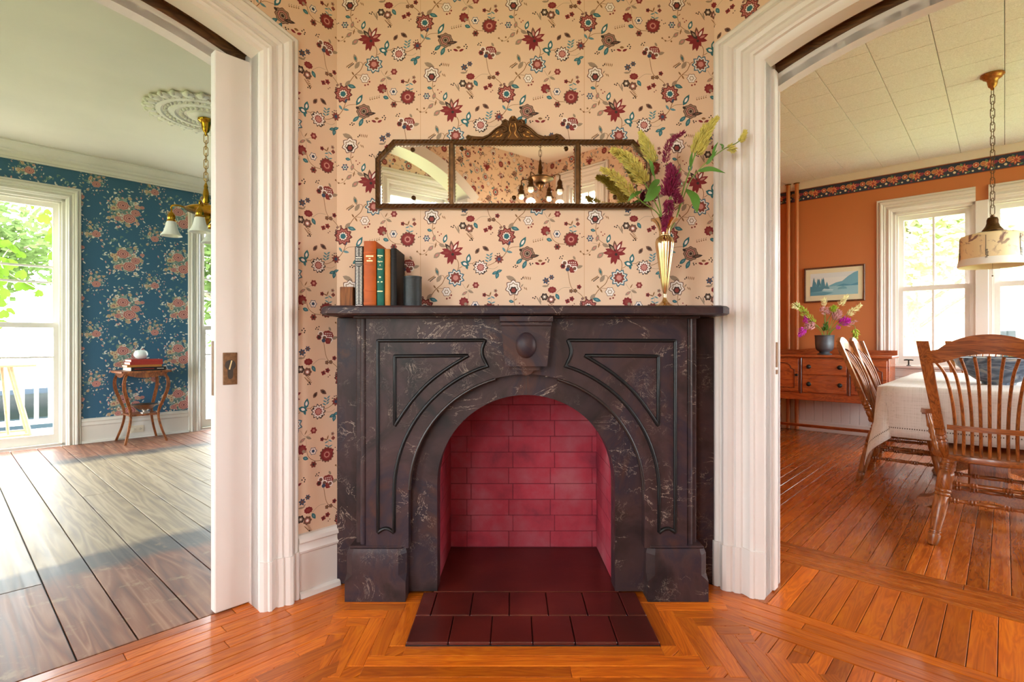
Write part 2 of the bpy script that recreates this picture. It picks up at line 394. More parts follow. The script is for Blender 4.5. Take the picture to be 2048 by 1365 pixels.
# ---------------------------------------------------------------- flat printed patterns as lists of (polygon, colour, layer), y up
def rot2(pts, a, x=0, y=0, s=1.0):
    c, n = cos(a)*s, sin(a)*s; return [(x+u*c-v*n, y+u*n+v*c) for u, v in pts]
MS = 1.0
def leaf2(x, y, L, w, ang, c, inner=None, layer=2, out=None):
    L *= MS; w *= MS
    def shp(k): return [(-.5*L*k, 0), (-.25*L*k, .42*w*k), (.05*L*k, .5*w*k), (.3*L*k, .3*w*k), (.5*L*k, 0), (.3*L*k, -.3*w*k), (.05*L*k, -.5*w*k), (-.25*L*k, -.42*w*k)]
    o = []; a = radians(ang)
    if out: o.append((rot2(shp(1.0), a, x, y), out, layer)); o.append((rot2(shp(.72), a, x, y), c, layer+1))
    else: o.append((rot2(shp(1.0), a, x, y), c, layer))
    if inner: o.append((rot2(shp(.48), a, x, y), inner, layer+2))
    return o
def scal(x, y, r, n, depth=.22, ph=0.0, sq=1.0):
    m = n*4; return [(x+r*(1-depth*(.5-.5*cos(n*2*pi*i/m)))*cos(2*pi*i/m+ph), y+sq*r*(1-depth*(.5-.5*cos(n*2*pi*i/m)))*sin(2*pi*i/m+ph)) for i in range(m)]
def flower2(x, y, r, n, cols, depth=.25, ph=0.0, layer=2, sq=1.0):
    o = []; r *= MS
    for i, (k, c) in enumerate(cols): o.append((scal(x, y, r*k, n if k > .4 else max(5, n//2), depth if k > .4 else .1, ph, sq), c, layer+i))
    return o
def ribbon(pts, w, c, layer=1, n=6):
    P = spline(pts, n); o = []
    L = []; R = []
    for i, p in enumerate(P):
        d = (P[min(i+1, len(P)-1)]-P[max(i-1, 0)]); d.normalize(); nn = Vector((-d.y, d.x))*w/2; L.append(tuple(p+nn)); R.append(tuple(p-nn))
    for i in range(len(P)-1): o.append(([L[i], L[i+1], R[i+1], R[i]], c, layer))
    return o
def dot2(x, y, r, c, layer=2): return [([(x+r*cos(k*pi/3), y+r*sin(k*pi/3)) for k in range(6)], c, layer)]

def hall_motif():                                          # pattern units with y down (as sketched), one repeat of the half drop
    red, rust, brn, dk, teal, blu, gry, wht, pnk, nvy, tan = [lin(h) for h in ('#7c1d22', '#85352f', '#6e4a3c', '#35231f', '#2c6670', '#5d8794', '#96816f', '#e6dcd8', '#bf8078', '#364560', '#86603c')]
    E = []
    def st(*p, w=9, c=tan): E.extend(ribbon(p, w, c))
    # red star flower
    for a, L, c, inn in [(-95, 190, brn, pnk), (-60, 215, red, wht), (-128, 180, dk, gry), (-25, 190, red, pnk), (8, 160, red, None), (62, 130, red, None), (92, 190, red, None), (112, 195, red, None), (150, 150, red, None), (178, 200, red, rust), (-160, 170, red, None)]:
        E.extend(leaf2(945+cos(radians(a))*L*.52, 500+sin(radians(a))*L*.52, L, 66, a, c, inn, 3))
    E.extend(dot2(955, 530, 26, dk, 7))
    st((985, 575), (1040, 640), (1056, 720), (1035, 825), w=11)
    # blue edged shell flower
    E.extend(flower2(1005, 930, 140, 9, [(1, nvy), (.92, blu), (.8, wht), (.66, brn), (.52, rust), (.3, pnk)], .28, .3, 3))
    st((1058, 770), (1120, 735)); E.extend(leaf2(1225, 602, 150, 74, -80, teal, wht, 3)); E.extend(leaf2(1165, 692, 140, 84, 20, teal, wht, 3)); E.extend(leaf2(1195, 745, 80, 40, 75, teal, None, 2))
    st((1205, 688), (1290, 684), (1335, 655)); st((1290, 684), (1312, 725), w=7)
    # pinwheel flower
    E.extend(flower2(1430, 752, 118, 11, [(1, dk), (.84, wht), (.55, rust), (.36, pnk)], .3, 0, 3)); E.extend(leaf2(1355, 710, 70, 40, 40, dk, None, 3))
    for i in range(5): E.extend(dot2(1460+20*i, 858-14*i*i*.4, 15, dk, 3))
    st((1530, 716), (1600, 704), (1690, 655))
    E.extend(flower2(1745, 612, 72, 8, [(1, brn), (.8, rust), (.45, nvy)], .4, .2, 3))
    for x, y in ((1680, 552), (1716, 520), (1748, 515)): E.extend(dot2(x, y, 11, dk))
    st((1800, 582), (1868, 490), (1915, 372), w=11); E.extend(leaf2(1830, 452, 90, 36, 55, blu, None, 2)); E.extend(leaf2(1922, 488, 95, 36, 12, blu, None, 2)); st((1870, 480), (1950, 415), (2060, 400), (2110, 395), w=7)
    # teal hearted flower
    E.extend(flower2(1872, 222, 142, 10, [(1, dk), (.92, rust), (.74, pnk), (.66, rust), (.5, gry), (.44, wht), (.3, teal)], .25, .1, 3)); E.extend(leaf2(1915, 330, 80, 46, 80, nvy, None, 4))
    for x, y in ((1772, 74), (1832, 54), (1752, 128), (1745, 165)): E.extend(dot2(x, y, 22, dk, 3)); E.extend(dot2(x, y, 10, pnk, 4))
    st((1810, 80), (1740, 0), (1660, -60), (1600, -100), (1560, -190), (1525, -390), w=9)
    E.extend(leaf2(1948, 45, 120, 66, -55, gry, None, 2)); E.extend(leaf2(2020, 92, 130, 60, 18, teal, blu, 3))
    # strawberry pansy
    E.extend(flower2(1595, -505, 95, 9, [(1, red), (.9, rust)], .1, 0, 3, .85))
    for i in range(4):
        for j in range(3): E.extend(dot2(1555+32*i+8*j, -545+34*j, 10, wht, 5))
    for x, y, r, c, d in ((1470, -535, 48, wht, brn), (1535, -470, 50, wht, brn), (1440, -480, 40, red, dk), (1600, -420, 50, red, rust), (1640, -440, 44, wht, brn)):
        E.extend(flower2(x, y, r, 6, [(1, c), (.6, d)], .15, 0, 6))
    E.extend(dot2(1520, -425, 36, nvy, 8))
    for x, y in ((1400, -640), (1425, -610), (1440, -655), (1385, -615)): E.extend(dot2(x, y, 12, dk))
    E.extend(leaf2(1720, -470, 110, 50, -15, gry, None, 2)); E.extend(leaf2(1635, -620, 70, 34, 60, gry, None, 2))
    E.extend(flower2(1581, -57, 34, 5, [(1, brn), (.4, tan)], .3, 0, 3)); E.extend(flower2(1650, -62, 34, 5, [(1, brn), (.4, tan)], .3, 0, 3))
    E.extend(flower2(1716, -127, 38, 5, [(1, red), (.4, dk)], .3, 0, 3))
    # brown leaves, sprig, three leaf
    E.extend(leaf2(1375, 472, 105, 56, -55, brn, dk, 3)); E.extend(leaf2(1518, 432, 120, 62, 35, brn, dk, 3))
    for i in range(3): E.extend(leaf2(1535+10*i, 640-48*i, 66, 24, 30, blu)); E.extend(leaf2(1595+8*i, 622-48*i, 66, 24, -40, blu))
    E.extend(leaf2(1675, 845, 100, 46, -25, teal, blu, 3)); E.extend(leaf2(1748, 815, 95, 44, -20, teal, blu, 3)); E.extend(leaf2(1712, 890, 105, 56, 105, teal, blu, 3)); st((1560, 770), (1660, 775), (1725, 735), w=5, c=gry)
    # red twins, dark pair, ferns
    E.extend(flower2(1518, 116, 40, 4, [(1, red), (.3, dk)], .35, .4, 3)); E.extend(flower2(1592, 76, 42, 5, [(1, red), (.3, dk)], .35, 0, 3)); E.extend(dot2(1606, 186, 11, brn)); E.extend(dot2(1634, 160, 11, brn))
    E.extend(flower2(1127, 42, 60, 6, [(1, dk), (.55, gry), (.25, wht)], .25, 0, 3)); E.extend(flower2(1240, 88, 68, 7, [(1, brn), (.5, pnk), (.28, wht)], .22, 0, 3)); E.extend(leaf2(1348, 38, 105, 56, 60, teal, blu, 3))
    E.extend(flower2(1257, -77, 68, 9, [(1, red), (.5, rust)], .15, 0, 3, .75)); st((1330, -30), (1440, -110), (1560, -115), w=5, c=gry)
    for i in range(5): E.extend(leaf2(1205+18*i, 185+22*i, 50, 12, 40, tan)); E.extend(leaf2(1250+12*i, 170+24*i, 50, 12, -30, tan))
    for x, y in ((1250, 290), (1288, 290), (1275, 262), (960, 70), (975, 40), (930, 58)): E.extend(dot2(x, y, 13, dk))
    for i in range(3): E.extend(leaf2(1010+22*i, 75+36*i, 66, 18, 60, gry)); E.extend(leaf2(1062-8*i, 130-30*i, 55, 16, 95, gry))
    E.extend(flower2(1153, -233, 56, 6, [(1, nvy), (.5, brn)], .45, .2, 3)); E.extend(flower2(1246, -291, 44, 6, [(1, nvy), (.5, brn)], .45, 0, 3)); E.extend(leaf2(1140, -140, 100, 30, 0, gry)); E.extend(leaf2(1190, -165, 60, 22, -55, gry))
    # carnation twig
    E.extend(flower2(1348, 1055, 52, 6, [(1, rust), (.7, red), (.4, pnk)], .25, 0, 3)); st((1120, 1030), (1200, 1135), (1320, 1090), w=5, c=gry); E.extend(leaf2(1160, 1192, 110, 42, -35, gry, pnk, 2)); E.extend(leaf2(1262, 1166, 95, 40, 25, gry, None, 2)); E.extend(leaf2(1215, 1072, 80, 16, -60, tan)); st((1215, 1180), (1225, 1300), w=4, c=gry)
    # white bud and the long stem down to the left
    E.extend(flower2(850, 1168, 76, 6, [(1, brn), (.88, wht), (.5, gry), (.3, wht)], .22, 0, 3)); st((690, 1105), (790, 1115), (820, 1140), w=7)
    for x, y in ((855, 1285), (905, 1272), (930, 1225)): E.extend(dot2(x, y, 17, rust))
    st((905, 882), (850, 900), (815, 950), (770, 1035), (665, 1128), (590, 1232), w=12); st((818, 945), (800, 900), (765, 890), w=8); E.extend(leaf2(648, 1085, 66, 24, 55, tan)); E.extend(leaf2(702, 1150, 70, 24, 60, tan))
    E.extend(leaf2(690, 828, 140, 56, 72, gry, teal, 2)); E.extend(leaf2(722, 942, 130, 64, -58, gry, None, 2))
    for i in range(5): E.extend(leaf2(545+22*i, 965-14*i, 46, 12, -60, tan)); E.extend(dot2(575+20*i, 985-16*i, 12, dk))
    # white edged anemone and its stem
    E.extend(flower2(598, -112, 128, 7, [(1, brn), (.88, wht), (.66, gry), (.5, wht)], .24, .2, 3)); E.extend(flower2(598, -70, 60, 6, [(1, dk), (.6, rust)], .2, 0, 7)); E.extend(leaf2(560, -270, 170, 70, 25, gry, None, 2))
    for i in range(5): E.extend(leaf2(765+30*i, -285+4*i, 56, 13, 100, tan)); 
    E.extend(dot2(735, -262, 13, dk)); E.extend(dot2(760, -285, 13, dk)); E.extend(leaf2(790, -105, 55, 13, 60, tan)); E.extend(leaf2(820, -95, 55, 13, 70, tan)); E.extend(leaf2(745, -150, 60, 20, -50, gry))
    st((620, 0), (608, 110), (625, 190), (670, 285), (760, 352), (835, 395), w=9); E.extend(leaf2(562, 120, 80, 46, 15, teal, blu, 3)); E.extend(leaf2(640, 86, 50, 16, -40, tan))
    E.extend(leaf2(638, 255, 110, 54, -75, gry, pnk, 2)); E.extend(leaf2(775, 378, 110, 56, 25, gry, None, 2)); E.extend(leaf2(828, 262, 140, 64, -72, teal, wht, 3)); E.extend(leaf2(584, 424, 110, 60, -45, gry, pnk, 2)); E.extend(leaf2(688, 545, 130, 72, -40, gry, pnk, 2)); E.extend(leaf2(664, 372, 95, 20, -75, tan))
    E.extend(flower2(512, 258, 56, 6, [(1, nvy), (.6, wht), (.3, teal)], .4, 0, 3)); st((545, 440), (490, 510), (420, 530), (355, 490), w=6); st((700, 380), (620, 350), (550, 335), w=5, c=gry)
    for x, y in ((350, 482), (405, 527), (468, 466), (505, 537)): E.extend(dot2(x, y, 17, tan))
    for x, y in ((702, 150), (760, 184), (730, 208)): E.extend(dot2(x, y, 12, rust))
    # rust bloom, red fan, small white
    E.extend(flower2(188, 275, 118, 14, [(1, brn), (.84, red), (.6, rust), (.4, pnk), (.25, red)], .16, 0, 3)); E.extend(leaf2(270, 225, 90, 60, -30, red, rust, 4))
    st((-172, 132), (-132, 262), (-32, 342), (88, 357), w=9); E.extend(flower2(-245, 130, 76, 9, [(1, red), (.55, rust)], .2, 0, 3)); E.extend(dot2(-215, 165, 30, gry, 6)); E.extend(flower2(-52, 182, 60, 6, [(1, nvy), (.84, wht), (.4, nvy)], .25, 0, 3)); E.extend(leaf2(-182, 282, 92, 56, 20, teal, blu, 3)); E.extend(flower2(-47, 402, 52, 6, [(1, brn), (.8, rust), (.4, dk)], .3, 0, 3))
    for i in range(5): E.extend(dot2(-450+38*i, 318-9*i, 12, tan)); E.extend(leaf2(-455+40*i, 290-9*i, 30, 10, -60, gry))
    for x, y in ((340, 178), (376, 238), (404, 228)): E.extend(dot2(x, y, 10, dk))
    # little sprig
    E.extend(flower2(104, 8, 34, 5, [(1, red), (.4, dk)], .3, 0, 3)); E.extend(flower2(304, 12, 32, 4, [(1, rust), (.4, brn)], .3, 0, 3)); E.extend(flower2(294, -62, 30, 5, [(1, gry), (.4, rust)], .3, 0, 3)); st((218, 130), (220, 20), w=4, c=gry)
    for x, y, a in ((168, 20, 20), (205, -10, -70), (250, 52, 30), (185, 68, -20), (190, 130, 25), (255, 140, -20)): E.extend(leaf2(x, y, 70, 20, a, tan if y < 30 else blu))
    # brown rose with teal leaves
    E.extend(flower2(833, -693, 115, 8, [(1, brn), (.86, gry), (.74, brn), (.6, pnk), (.48, brn), (.34, gry), (.2, dk)], .14, 0, 3)); E.extend(leaf2(725, -755, 60, 44, 30, dk, None, 4)); E.extend(leaf2(945, -652, 170, 52, -8, dk, brn, 6))
    E.extend(leaf2(700, -566, 130, 56, -40, teal, blu, 3)); E.extend(leaf2(788, -508, 140, 60, -65, teal, blu, 3)); E.extend(leaf2(757, -888, 190, 72, -60, teal, wht, 3)); E.extend(leaf2(1006, -525, 80, 36, 20, red, None, 3)); E.extend(leaf2(1104, -525, 80, 36, -25, red, None, 3)); E.extend(leaf2(1055, -572, 70, 36, 0, tan, None, 3))
    for x, y in ((880, -530), (925, -525), (890, -505), (1150, -590), (1180, -620), (1200, -585), (1190, -555), (600, -470), (630, -495), (640, -460), (665, -480)): E.extend(dot2(x, y, 13, dk))
    return E

def bouquet(rnd, s, small=False):
    ros, pnk, yel, wht, grn, pal, dkp = [lin(h) for h in ('#a8625c', '#cc9a92', '#b89f80', '#d6d4ca', '#65827c', '#8ba097', '#80474b')]
    E = []
    n = 80 if small else 170
    for i in range(n):
        a = rnd.uniform(0, 2*pi); r = (rnd.random()**.7)*s*1.05; x = r*cos(a)*.92; y = r*sin(a)+s*.08
        if r > s*.55: E.extend(leaf2(x, y, s*rnd.uniform(.09, .17), s*.06, rnd.uniform(0, 360), rnd.choice([wht, pal, grn, wht, pnk]), None, 1))
        else: E.extend(leaf2(x, y, s*rnd.uniform(.18, .3), s*.14, rnd.uniform(0, 360), rnd.choice([grn, pal, grn]), None, 2))
    for i in range(9 if small else 16):
        a = rnd.uniform(0, 2*pi); r = s*rnd.uniform(.35, .8); E.extend(flower2(r*cos(a)*.9, r*sin(a), s*rnd.uniform(.07, .12), 5, [(1, rnd.choice([wht, yel, pnk, yel])), (.45, yel)], .3, 0, 4))
    for i in range(5 if small else 8): 
        a = rnd.uniform(2.3, 4.6) if not small else rnd.uniform(2, 4); r = s*rnd.uniform(.25, .55); E.extend(flower2(r*cos(a), r*sin(a), s*.11, 7, [(1, yel), (.75, lin('#d0bd98')), (.5, yel), (.25, ros)], .25, 0, 6))
    spots = [(.15, -.15, .3)] if small else [(-.05, .3, .26), (.2, -.28, .28), (.45, .02, .2), (-.25, -.35, .14), (.72, .33, .1)]
    for i in range(25 if small else 60):
        a = rnd.uniform(0, 2*pi); r = s*rnd.uniform(.1, .75); E.extend(flower2(r*cos(a)*.9, r*sin(a), s*rnd.uniform(.03, .055), 5, [(1, rnd.choice([wht, pnk, pal, wht]))], .35, 0, 8))
    for x, y, r in spots: E.extend(flower2(x*s, y*s, r*s, 8, [(1, pnk), (.86, ros), (.68, pnk), (.52, ros), (.36, pnk), (.2, dkp)], .12, rnd.random(), 9, .85))
    return E

def clip_rect(poly, u0, u1, v0, v1):
    for ax, lim, sg in ((0, u0, 1), (0, u1, -1), (1, v0, 1), (1, v1, -1)):
        out = []
        for i in range(len(poly)):
            p, q = poly[i-1], poly[i]; dp, dq = (p[ax]-lim)*sg, (q[ax]-lim)*sg
            if dq >= 0:
                if dp < 0: t = dp/(dp-dq); out.append((p[0]+(q[0]-p[0])*t, p[1]+(q[1]-p[1])*t))
                out.append(q)
            elif dp >= 0: t = dp/(dp-dq); out.append((p[0]+(q[0]-p[0])*t, p[1]+(q[1]-p[1])*t))
        poly = out
        if len(poly) < 3: return None
    return poly
MS = 1.14
HALL_E = [([(u*.0002438, -v*.0002438) for u, v in p], c, l) for p, c, l in hall_motif()]
MS = 1.0
LAT1 = (1391*.0002438, -1212*.0002438); LAT2 = (1391*.0002438, 1212*.0002438)
# ---------------------------------------------------------------- walls
CEIL = 2.79
def arch_z(u, op):
    u0, u1, z0, z1, rise = op
    if not rise: return z1
    a = (u1-u0)/2; R = (a*a+rise*rise)/(2*rise); x = u-(u0+u1)/2; return z1+sqrt(max(0, R*R-x*x))-(R-rise)
def wall(name, mtx, u0, u1, H, thk, ops=(), mats=('trim_paint', 'trim_paint'), prints=None, base_col=None, **tags):
    mb = MB(); edges = [u0]
    for o in sorted(ops):
        n = 20 if o[4] else 1; edges += [o[0]+(o[1]-o[0])*i/n for i in range(n+1)]
    edges.append(u1); rects = []
    for x0, x1 in zip(edges[:-1], edges[1:]):
        if x1-x0 < 1e-6: continue
        op = next((o for o in ops if o[0]-1e-6 <= x0 and x1 <= o[1]+1e-6), None)
        spans = [(0, 0, H, H)] if op is None else ([(0, 0, op[2], op[2])] if op[2] > 0 else [])+[(arch_z(x0, op), arch_z(x1, op), H, H)]
        for a0, a1, b0, b1 in spans:
            mb.cur = 0; mb.c = base_col
            mb.add([(x0, 0, a0), (x1, 0, a1), (x1, 0, b1), (x0, 0, b0)], [(0, 1, 2, 3)])
            mb.cur = 1; mb.c = None
            mb.add([(x0, thk, a0), (x1, thk, a1), (x1, thk, b1), (x0, thk, b0)], [(3, 2, 1, 0)])
            if a0+a1 > 0: mb.add([(x0, 0, a0), (x1, 0, a1), (x1, thk, a1), (x0, thk, a0)], [(3, 2, 1, 0)])
            if b0 < H: mb.add([(x0, 0, b0), (x1, 0, b1), (x1, thk, b1), (x0, thk, b0)], [(0, 1, 2, 3)])
            rects.append((x0, x1, max(a0, a1), min(b0, b1)))
    for o in ops:
        for u, fl in ((o[0], 0), (o[1], 1)):
            q = [(u, 0, o[2]), (u, thk, o[2]), (u, thk, arch_z(u, o)), (u, 0, arch_z(u, o))]; mb.add(q, [(0, 1, 2, 3)] if fl else [(3, 2, 1, 0)])
    if prints:
        mb.cur = 0
        for pi_n, (poly, c, layer) in enumerate(prints):
            us = [p[0] for p in poly]; vs = [p[1] for p in poly]
            for r in rects:
                if max(us) < r[0] or min(us) > r[1] or max(vs) < r[2] or min(vs) > r[3]: continue
                q = clip_rect(poly, *r)
                if q: mb.c = c; mb.add([(u, -.00012*layer-.0002-(pi_n % 50)*2e-6, v) for u, v in q], [tuple(range(len(q)))])
    o = mb.obj(name, list(mats), None, mtx, smooth=0, recalc=False, **tags); return o

def lattice(u0, u1, ox, oz, flip=1):
    """half-drop repeat of the hall motif over u0..u1; ox, oz anchor the red star flower"""
    out = []; s = .0002438
    for i in range(-14, 15):
        for j in range(-14, 15):
            dx = ox+i*LAT1[0]+j*LAT2[0]; dz = oz+i*LAT1[1]+j*LAT2[1]
            if dx < u0-.7 or dx > u1+.7 or dz < -.8 or dz > CEIL+.8: continue
            for p, c, l in HALL_E: out.append(([(dx+(u-940*s), dz+(v+500*s)) for u, v in p], c, l))
    return out
PAPER = lin('#dcbda4'); SEAM = lin('#c9a182')
FWX0, FWX1, FWY = -.727, .839, 2.215
def seams(u0, u1, first): 
    o = []; u = first-.68*12
    while u < u1:
        if u > u0: o.append(([(u-.0012, 0), (u+.0012, 0), (u+.0012, CEIL), (u-.0012, CEIL)], SEAM, 0))
        u += .68
    return o
SE0 = (841-1024)/1067*2.215
pr = seams(FWX0, FWX1, SE0)+lattice(FWX0, FWX1, -.589, 2.2537)
wall('wall_front', WM(0, FWY), FWX0, FWX1, CEIL, .05, [(-.34, .452, 0, .8, 0)], ('printed_paper', 'plaster'), pr, PAPER, kind='structure', label='cream chintz papered chimney wall behind the dark mantel')
# hall walls on the house grid
BMIN, AMIN = -2.9, -3.2
LB0 = -1.097+.034      # corner with the chimney wall
RA0 = -1.137
DOOR_W, DRISE = 1.36, .132
l_in, r_in = -1.382, -1.353
# left wall (a = 0), u = b
lo = (l_in-DOOR_W, l_in, 0, 2.10, DRISE)
pr = seams(BMIN, LB0, LB0+(SE0-FWX0))+lattice(BMIN, LB0, LB0+(-.589-FWX0), 2.2537)
wall('wall_left', HM(0, 0), BMIN, LB0, CEIL, .17, [lo], ('printed_paper', 'trim_paint'), pr, PAPER, kind='structure', label='chintz papered wall with the arched opening to the parlour')
wall('wall_chimney_parlour', HM(0, 0), LB0+.001, 1.2, CEIL, .17, [], ('plaster', 'parlour_trim'), kind='structure', label='parlour side wall behind the chimney')
# right wall (b = 0), u = -a
ro = (-r_in, -r_in+DOOR_W, 0, 2.12, DRISE)
pr = seams(-RA0, -AMIN, -RA0+(SE0-FWX1))+lattice(-RA0, -AMIN, -RA0+(-.589-FWX1), 2.2537)
wall('wall_right', HM(0, 0, 0, -pi/2), -RA0, -AMIN, CEIL, .17, [ro], ('printed_paper', 'trim_paint'), pr, PAPER, kind='structure', label='chintz papered wall with the arched opening to the dining room')
wall('wall_chimney_dining', HM(0, 0, 0, -pi/2), -.12, -RA0-.001, CEIL, .17, [], ('plaster', 'orange_paint'), kind='structure', label='dining room side wall behind the chimney')
# back walls, seen in the mirror
pr = lattice(-.0, 2.9, .3, 2.1)
wall('wall_back_right', HM(0, AMIN, 0, pi), 0, -BMIN, CEIL, .2, [(2.24, 2.62, .45, 2.5, 0)], ('printed_paper', 'trim_paint'), pr, PAPER, kind='structure', label='papered hall wall with a window facing the fireplace')
ao = (-2.2, -.35, 0, 2.22, .36)
pr = lattice(AMIN, 0, -1.0, 2.0)
wall('wall_back_left', HM(BMIN, 0, 0, pi/2), AMIN, 0, CEIL, .16, [ao], ('printed_paper', 'printed_paper'), pr, PAPER, kind='structure', label='papered hall wall with a wide white arch')
# vestibule behind the arch
VB = -3.6
pr = lattice(AMIN, .0, -.8, 2.0)
wall('wall_vestibule', HM(VB, 0, 0, pi/2), AMIN, 0, CEIL, .2, [(-2.45, -1.7, .35, 2.45, 0), (-1.05, -.4, .35, 2.45, 0)], ('printed_paper', 'trim_paint'), pr, PAPER, kind='structure', label='papered vestibule wall with two windows')
wall('wall_vestibule_side', HM(0, 0), VB, BMIN, CEIL, .17, [], ('printed_paper', 'trim_paint'), None, PAPER, kind='structure', label='papered vestibule side wall')
wall('wall_vestibule_end', HM(0, AMIN, 0, pi), -BMIN, -VB, CEIL, .2, [(3.05, 3.45, .35, 2.45, 0)], ('printed_paper', 'trim_paint'), None, PAPER, kind='structure', label='papered vestibule end wall with a window')

# parlour (left room)
PA, PB0, PB1 = 4.58, -4.5, 1.2
rnd = random.Random(5); BLUE = lin('#2f5f7d')
big = [bouquet(rnd, .215) for _ in range(2)]; sml = [bouquet(rnd, .13, True) for _ in range(2)]
pr = []
for i in range(-8, 6):
    for k in range(-1, 7):
        for sh, lib, du, dz in ((0, big, 0, 0), (1, sml, -.2475, .255)):
            cu, cz = -.88+i*.495+du, 1.33+(k-3)*.495+dz+(.02 if i % 2 else 0)
            if PB0-.3 < cu < PB1+.3 and 0 < cz < 2.75:
                for p, c, l in lib[(i+k) % 2]: pr.append(([(cu+u, cz+v) for u, v in p], c, l))
W1 = (-2.43, -1.345, 0, 2.36, 0); W2 = (-.185, .90, 0, 2.36, 0)
wall('wall_parlour_far', HM(0, PA), PB0, PB1, CEIL, .2, [W1, W2], ('printed_dark', 'siding'), pr, BLUE, kind='structure', label='teal blue wall papered with rose bouquets, two tall windows in it')
wall('wall_parlour_left', HM(PB0, 0, 0, pi/2), .17, PA, CEIL, .2, [(.7, 1.8, .04, 2.36, 0), (2.7, 3.8, .04, 2.36, 0)], ('printed_dark', 'siding'), None, BLUE, kind='structure', label='teal blue parlour end wall with two windows added for daylight')
wall('wall_parlour_right', HM(PB1, 0, 0, -pi/2), -PA, -.17, CEIL, .15, [], ('printed_dark', 'plaster'), None, BLUE, kind='structure', label='teal blue parlour end wall')
wall('wall_parlour_near', HM(0, .17, 0, pi), -LB0, -PB0, CEIL, .01, [(-l_in-.03, -l_in+DOOR_W+.03, 0, 2.12, DRISE)], ('printed_dark', 'plaster'), None, BLUE, kind='structure', label='teal blue parlour wall around the arched opening')
# dining room
DB, DA0, DA1 = 4.425, .12, -4.6
pr = []
NAVY = lin('#27314d'); bc = [lin(h) for h in ('#a8403c', '#c96f52', '#d9a074', '#5b8a63', '#e3d6c2', '#8e2f4f', '#a5744e')]
pr.append(([(-.12, 2.578), (4.6, 2.578), (4.6, 2.70), (-.12, 2.70)], NAVY, 0)); pr.append(([(-.12, 2.571), (4.6, 2.571), (4.6, 2.578), (-.12, 2.578)], lin('#8c3a20'), 0)); pr.append(([(-.12, 2.70), (4.6, 2.70), (4.6, 2.705), (-.12, 2.705)], lin('#8c3a20'), 0))
for i in range(26):
    u = -.05+i*.18; z = 2.638
    for a in (0, 40, 80, 125, 165, 210, 260, 315): pr.extend(leaf2(u+.022*cos(radians(a)), z+.022*sin(radians(a)), .05, .02, a, bc[0], bc[2], 2))
    pr.extend(leaf2(u+.045, z+.012, .04, .03, 30, bc[5], None, 2)); pr.extend(flower2(u+.088, z+.012, .026, 8, [(1, bc[2]), (.82, bc[0]), (.5, bc[1]), (.25, bc[4])], .15, 0, 2)); pr.extend(flower2(u+.14, z+.014, .024, 7, [(1, bc[2]), (.8, bc[6]), (.4, bc[1])], .15, 0, 2))
    pr.extend(leaf2(u+.158, z-.015, .03, .018, 60, bc[3], None, 2)); pr.extend(leaf2(u-.018, z+.035, .035, .02, 110, bc[3], None, 2)); pr.extend(dot2(u+.065, z-.038, .009, bc[4])); pr.extend(dot2(u+.112, z-.026, .012, bc[4])); pr.extend(dot2(u+.015, z-.045, .008, bc[4])); pr.extend(leaf2(u+.035, z-.04, .03, .012, 20, bc[3], None, 2)); pr.extend(dot2(u+.14, z-.042, .01, bc[5]))
DW1 = (1.196, 1.835, .74, 2.31, 0); DW2 = (1.925, 2.565, .74, 2.31, 0)
t = NT('orange_print'); ca = t.n('ShaderNodeVertexColor'); ca.layer_name = 'Col'; nf = t.noise(t.coords('Object'), 60, 3); t.bump(nf, .08, .001); t.set(ca.outputs['Color'], .45)
wall('wall_dining_far', HM(DB, 0, 0, -pi/2), -DA0, -DA1, CEIL, .2, [DW1, DW2], ('orange_print', 'siding'), pr, lin('#bd7140'), kind='structure', label='burnt orange wall with a navy floral border under the ceiling')
wall('wall_dining_right', HM(0, DA1, 0, pi), -DB, 0, CEIL, .2, [(-3.95, -2.35, .5, 2.45, 0), (-2.15, -.6, .5, 2.45, 0)], ('orange_paint', 'siding'), kind='structure', label='burnt orange dining room wall with two windows added for daylight')
wall('wall_dining_left', HM(0, DA0, 0, 0), .17, DB, CEIL, .1, [], ('orange_paint', 'plaster'), kind='structure', label='burnt orange dining room end wall')
wall('wall_dining_near', HM(.17, 0, 0, pi/2), DA1, RA0, CEIL, .01, [(-(-r_in+DOOR_W)-.03, r_in+.03, 0, 2.14, DRISE)], ('orange_paint', 'plaster'), kind='structure', label='burnt orange wall around the arched opening')

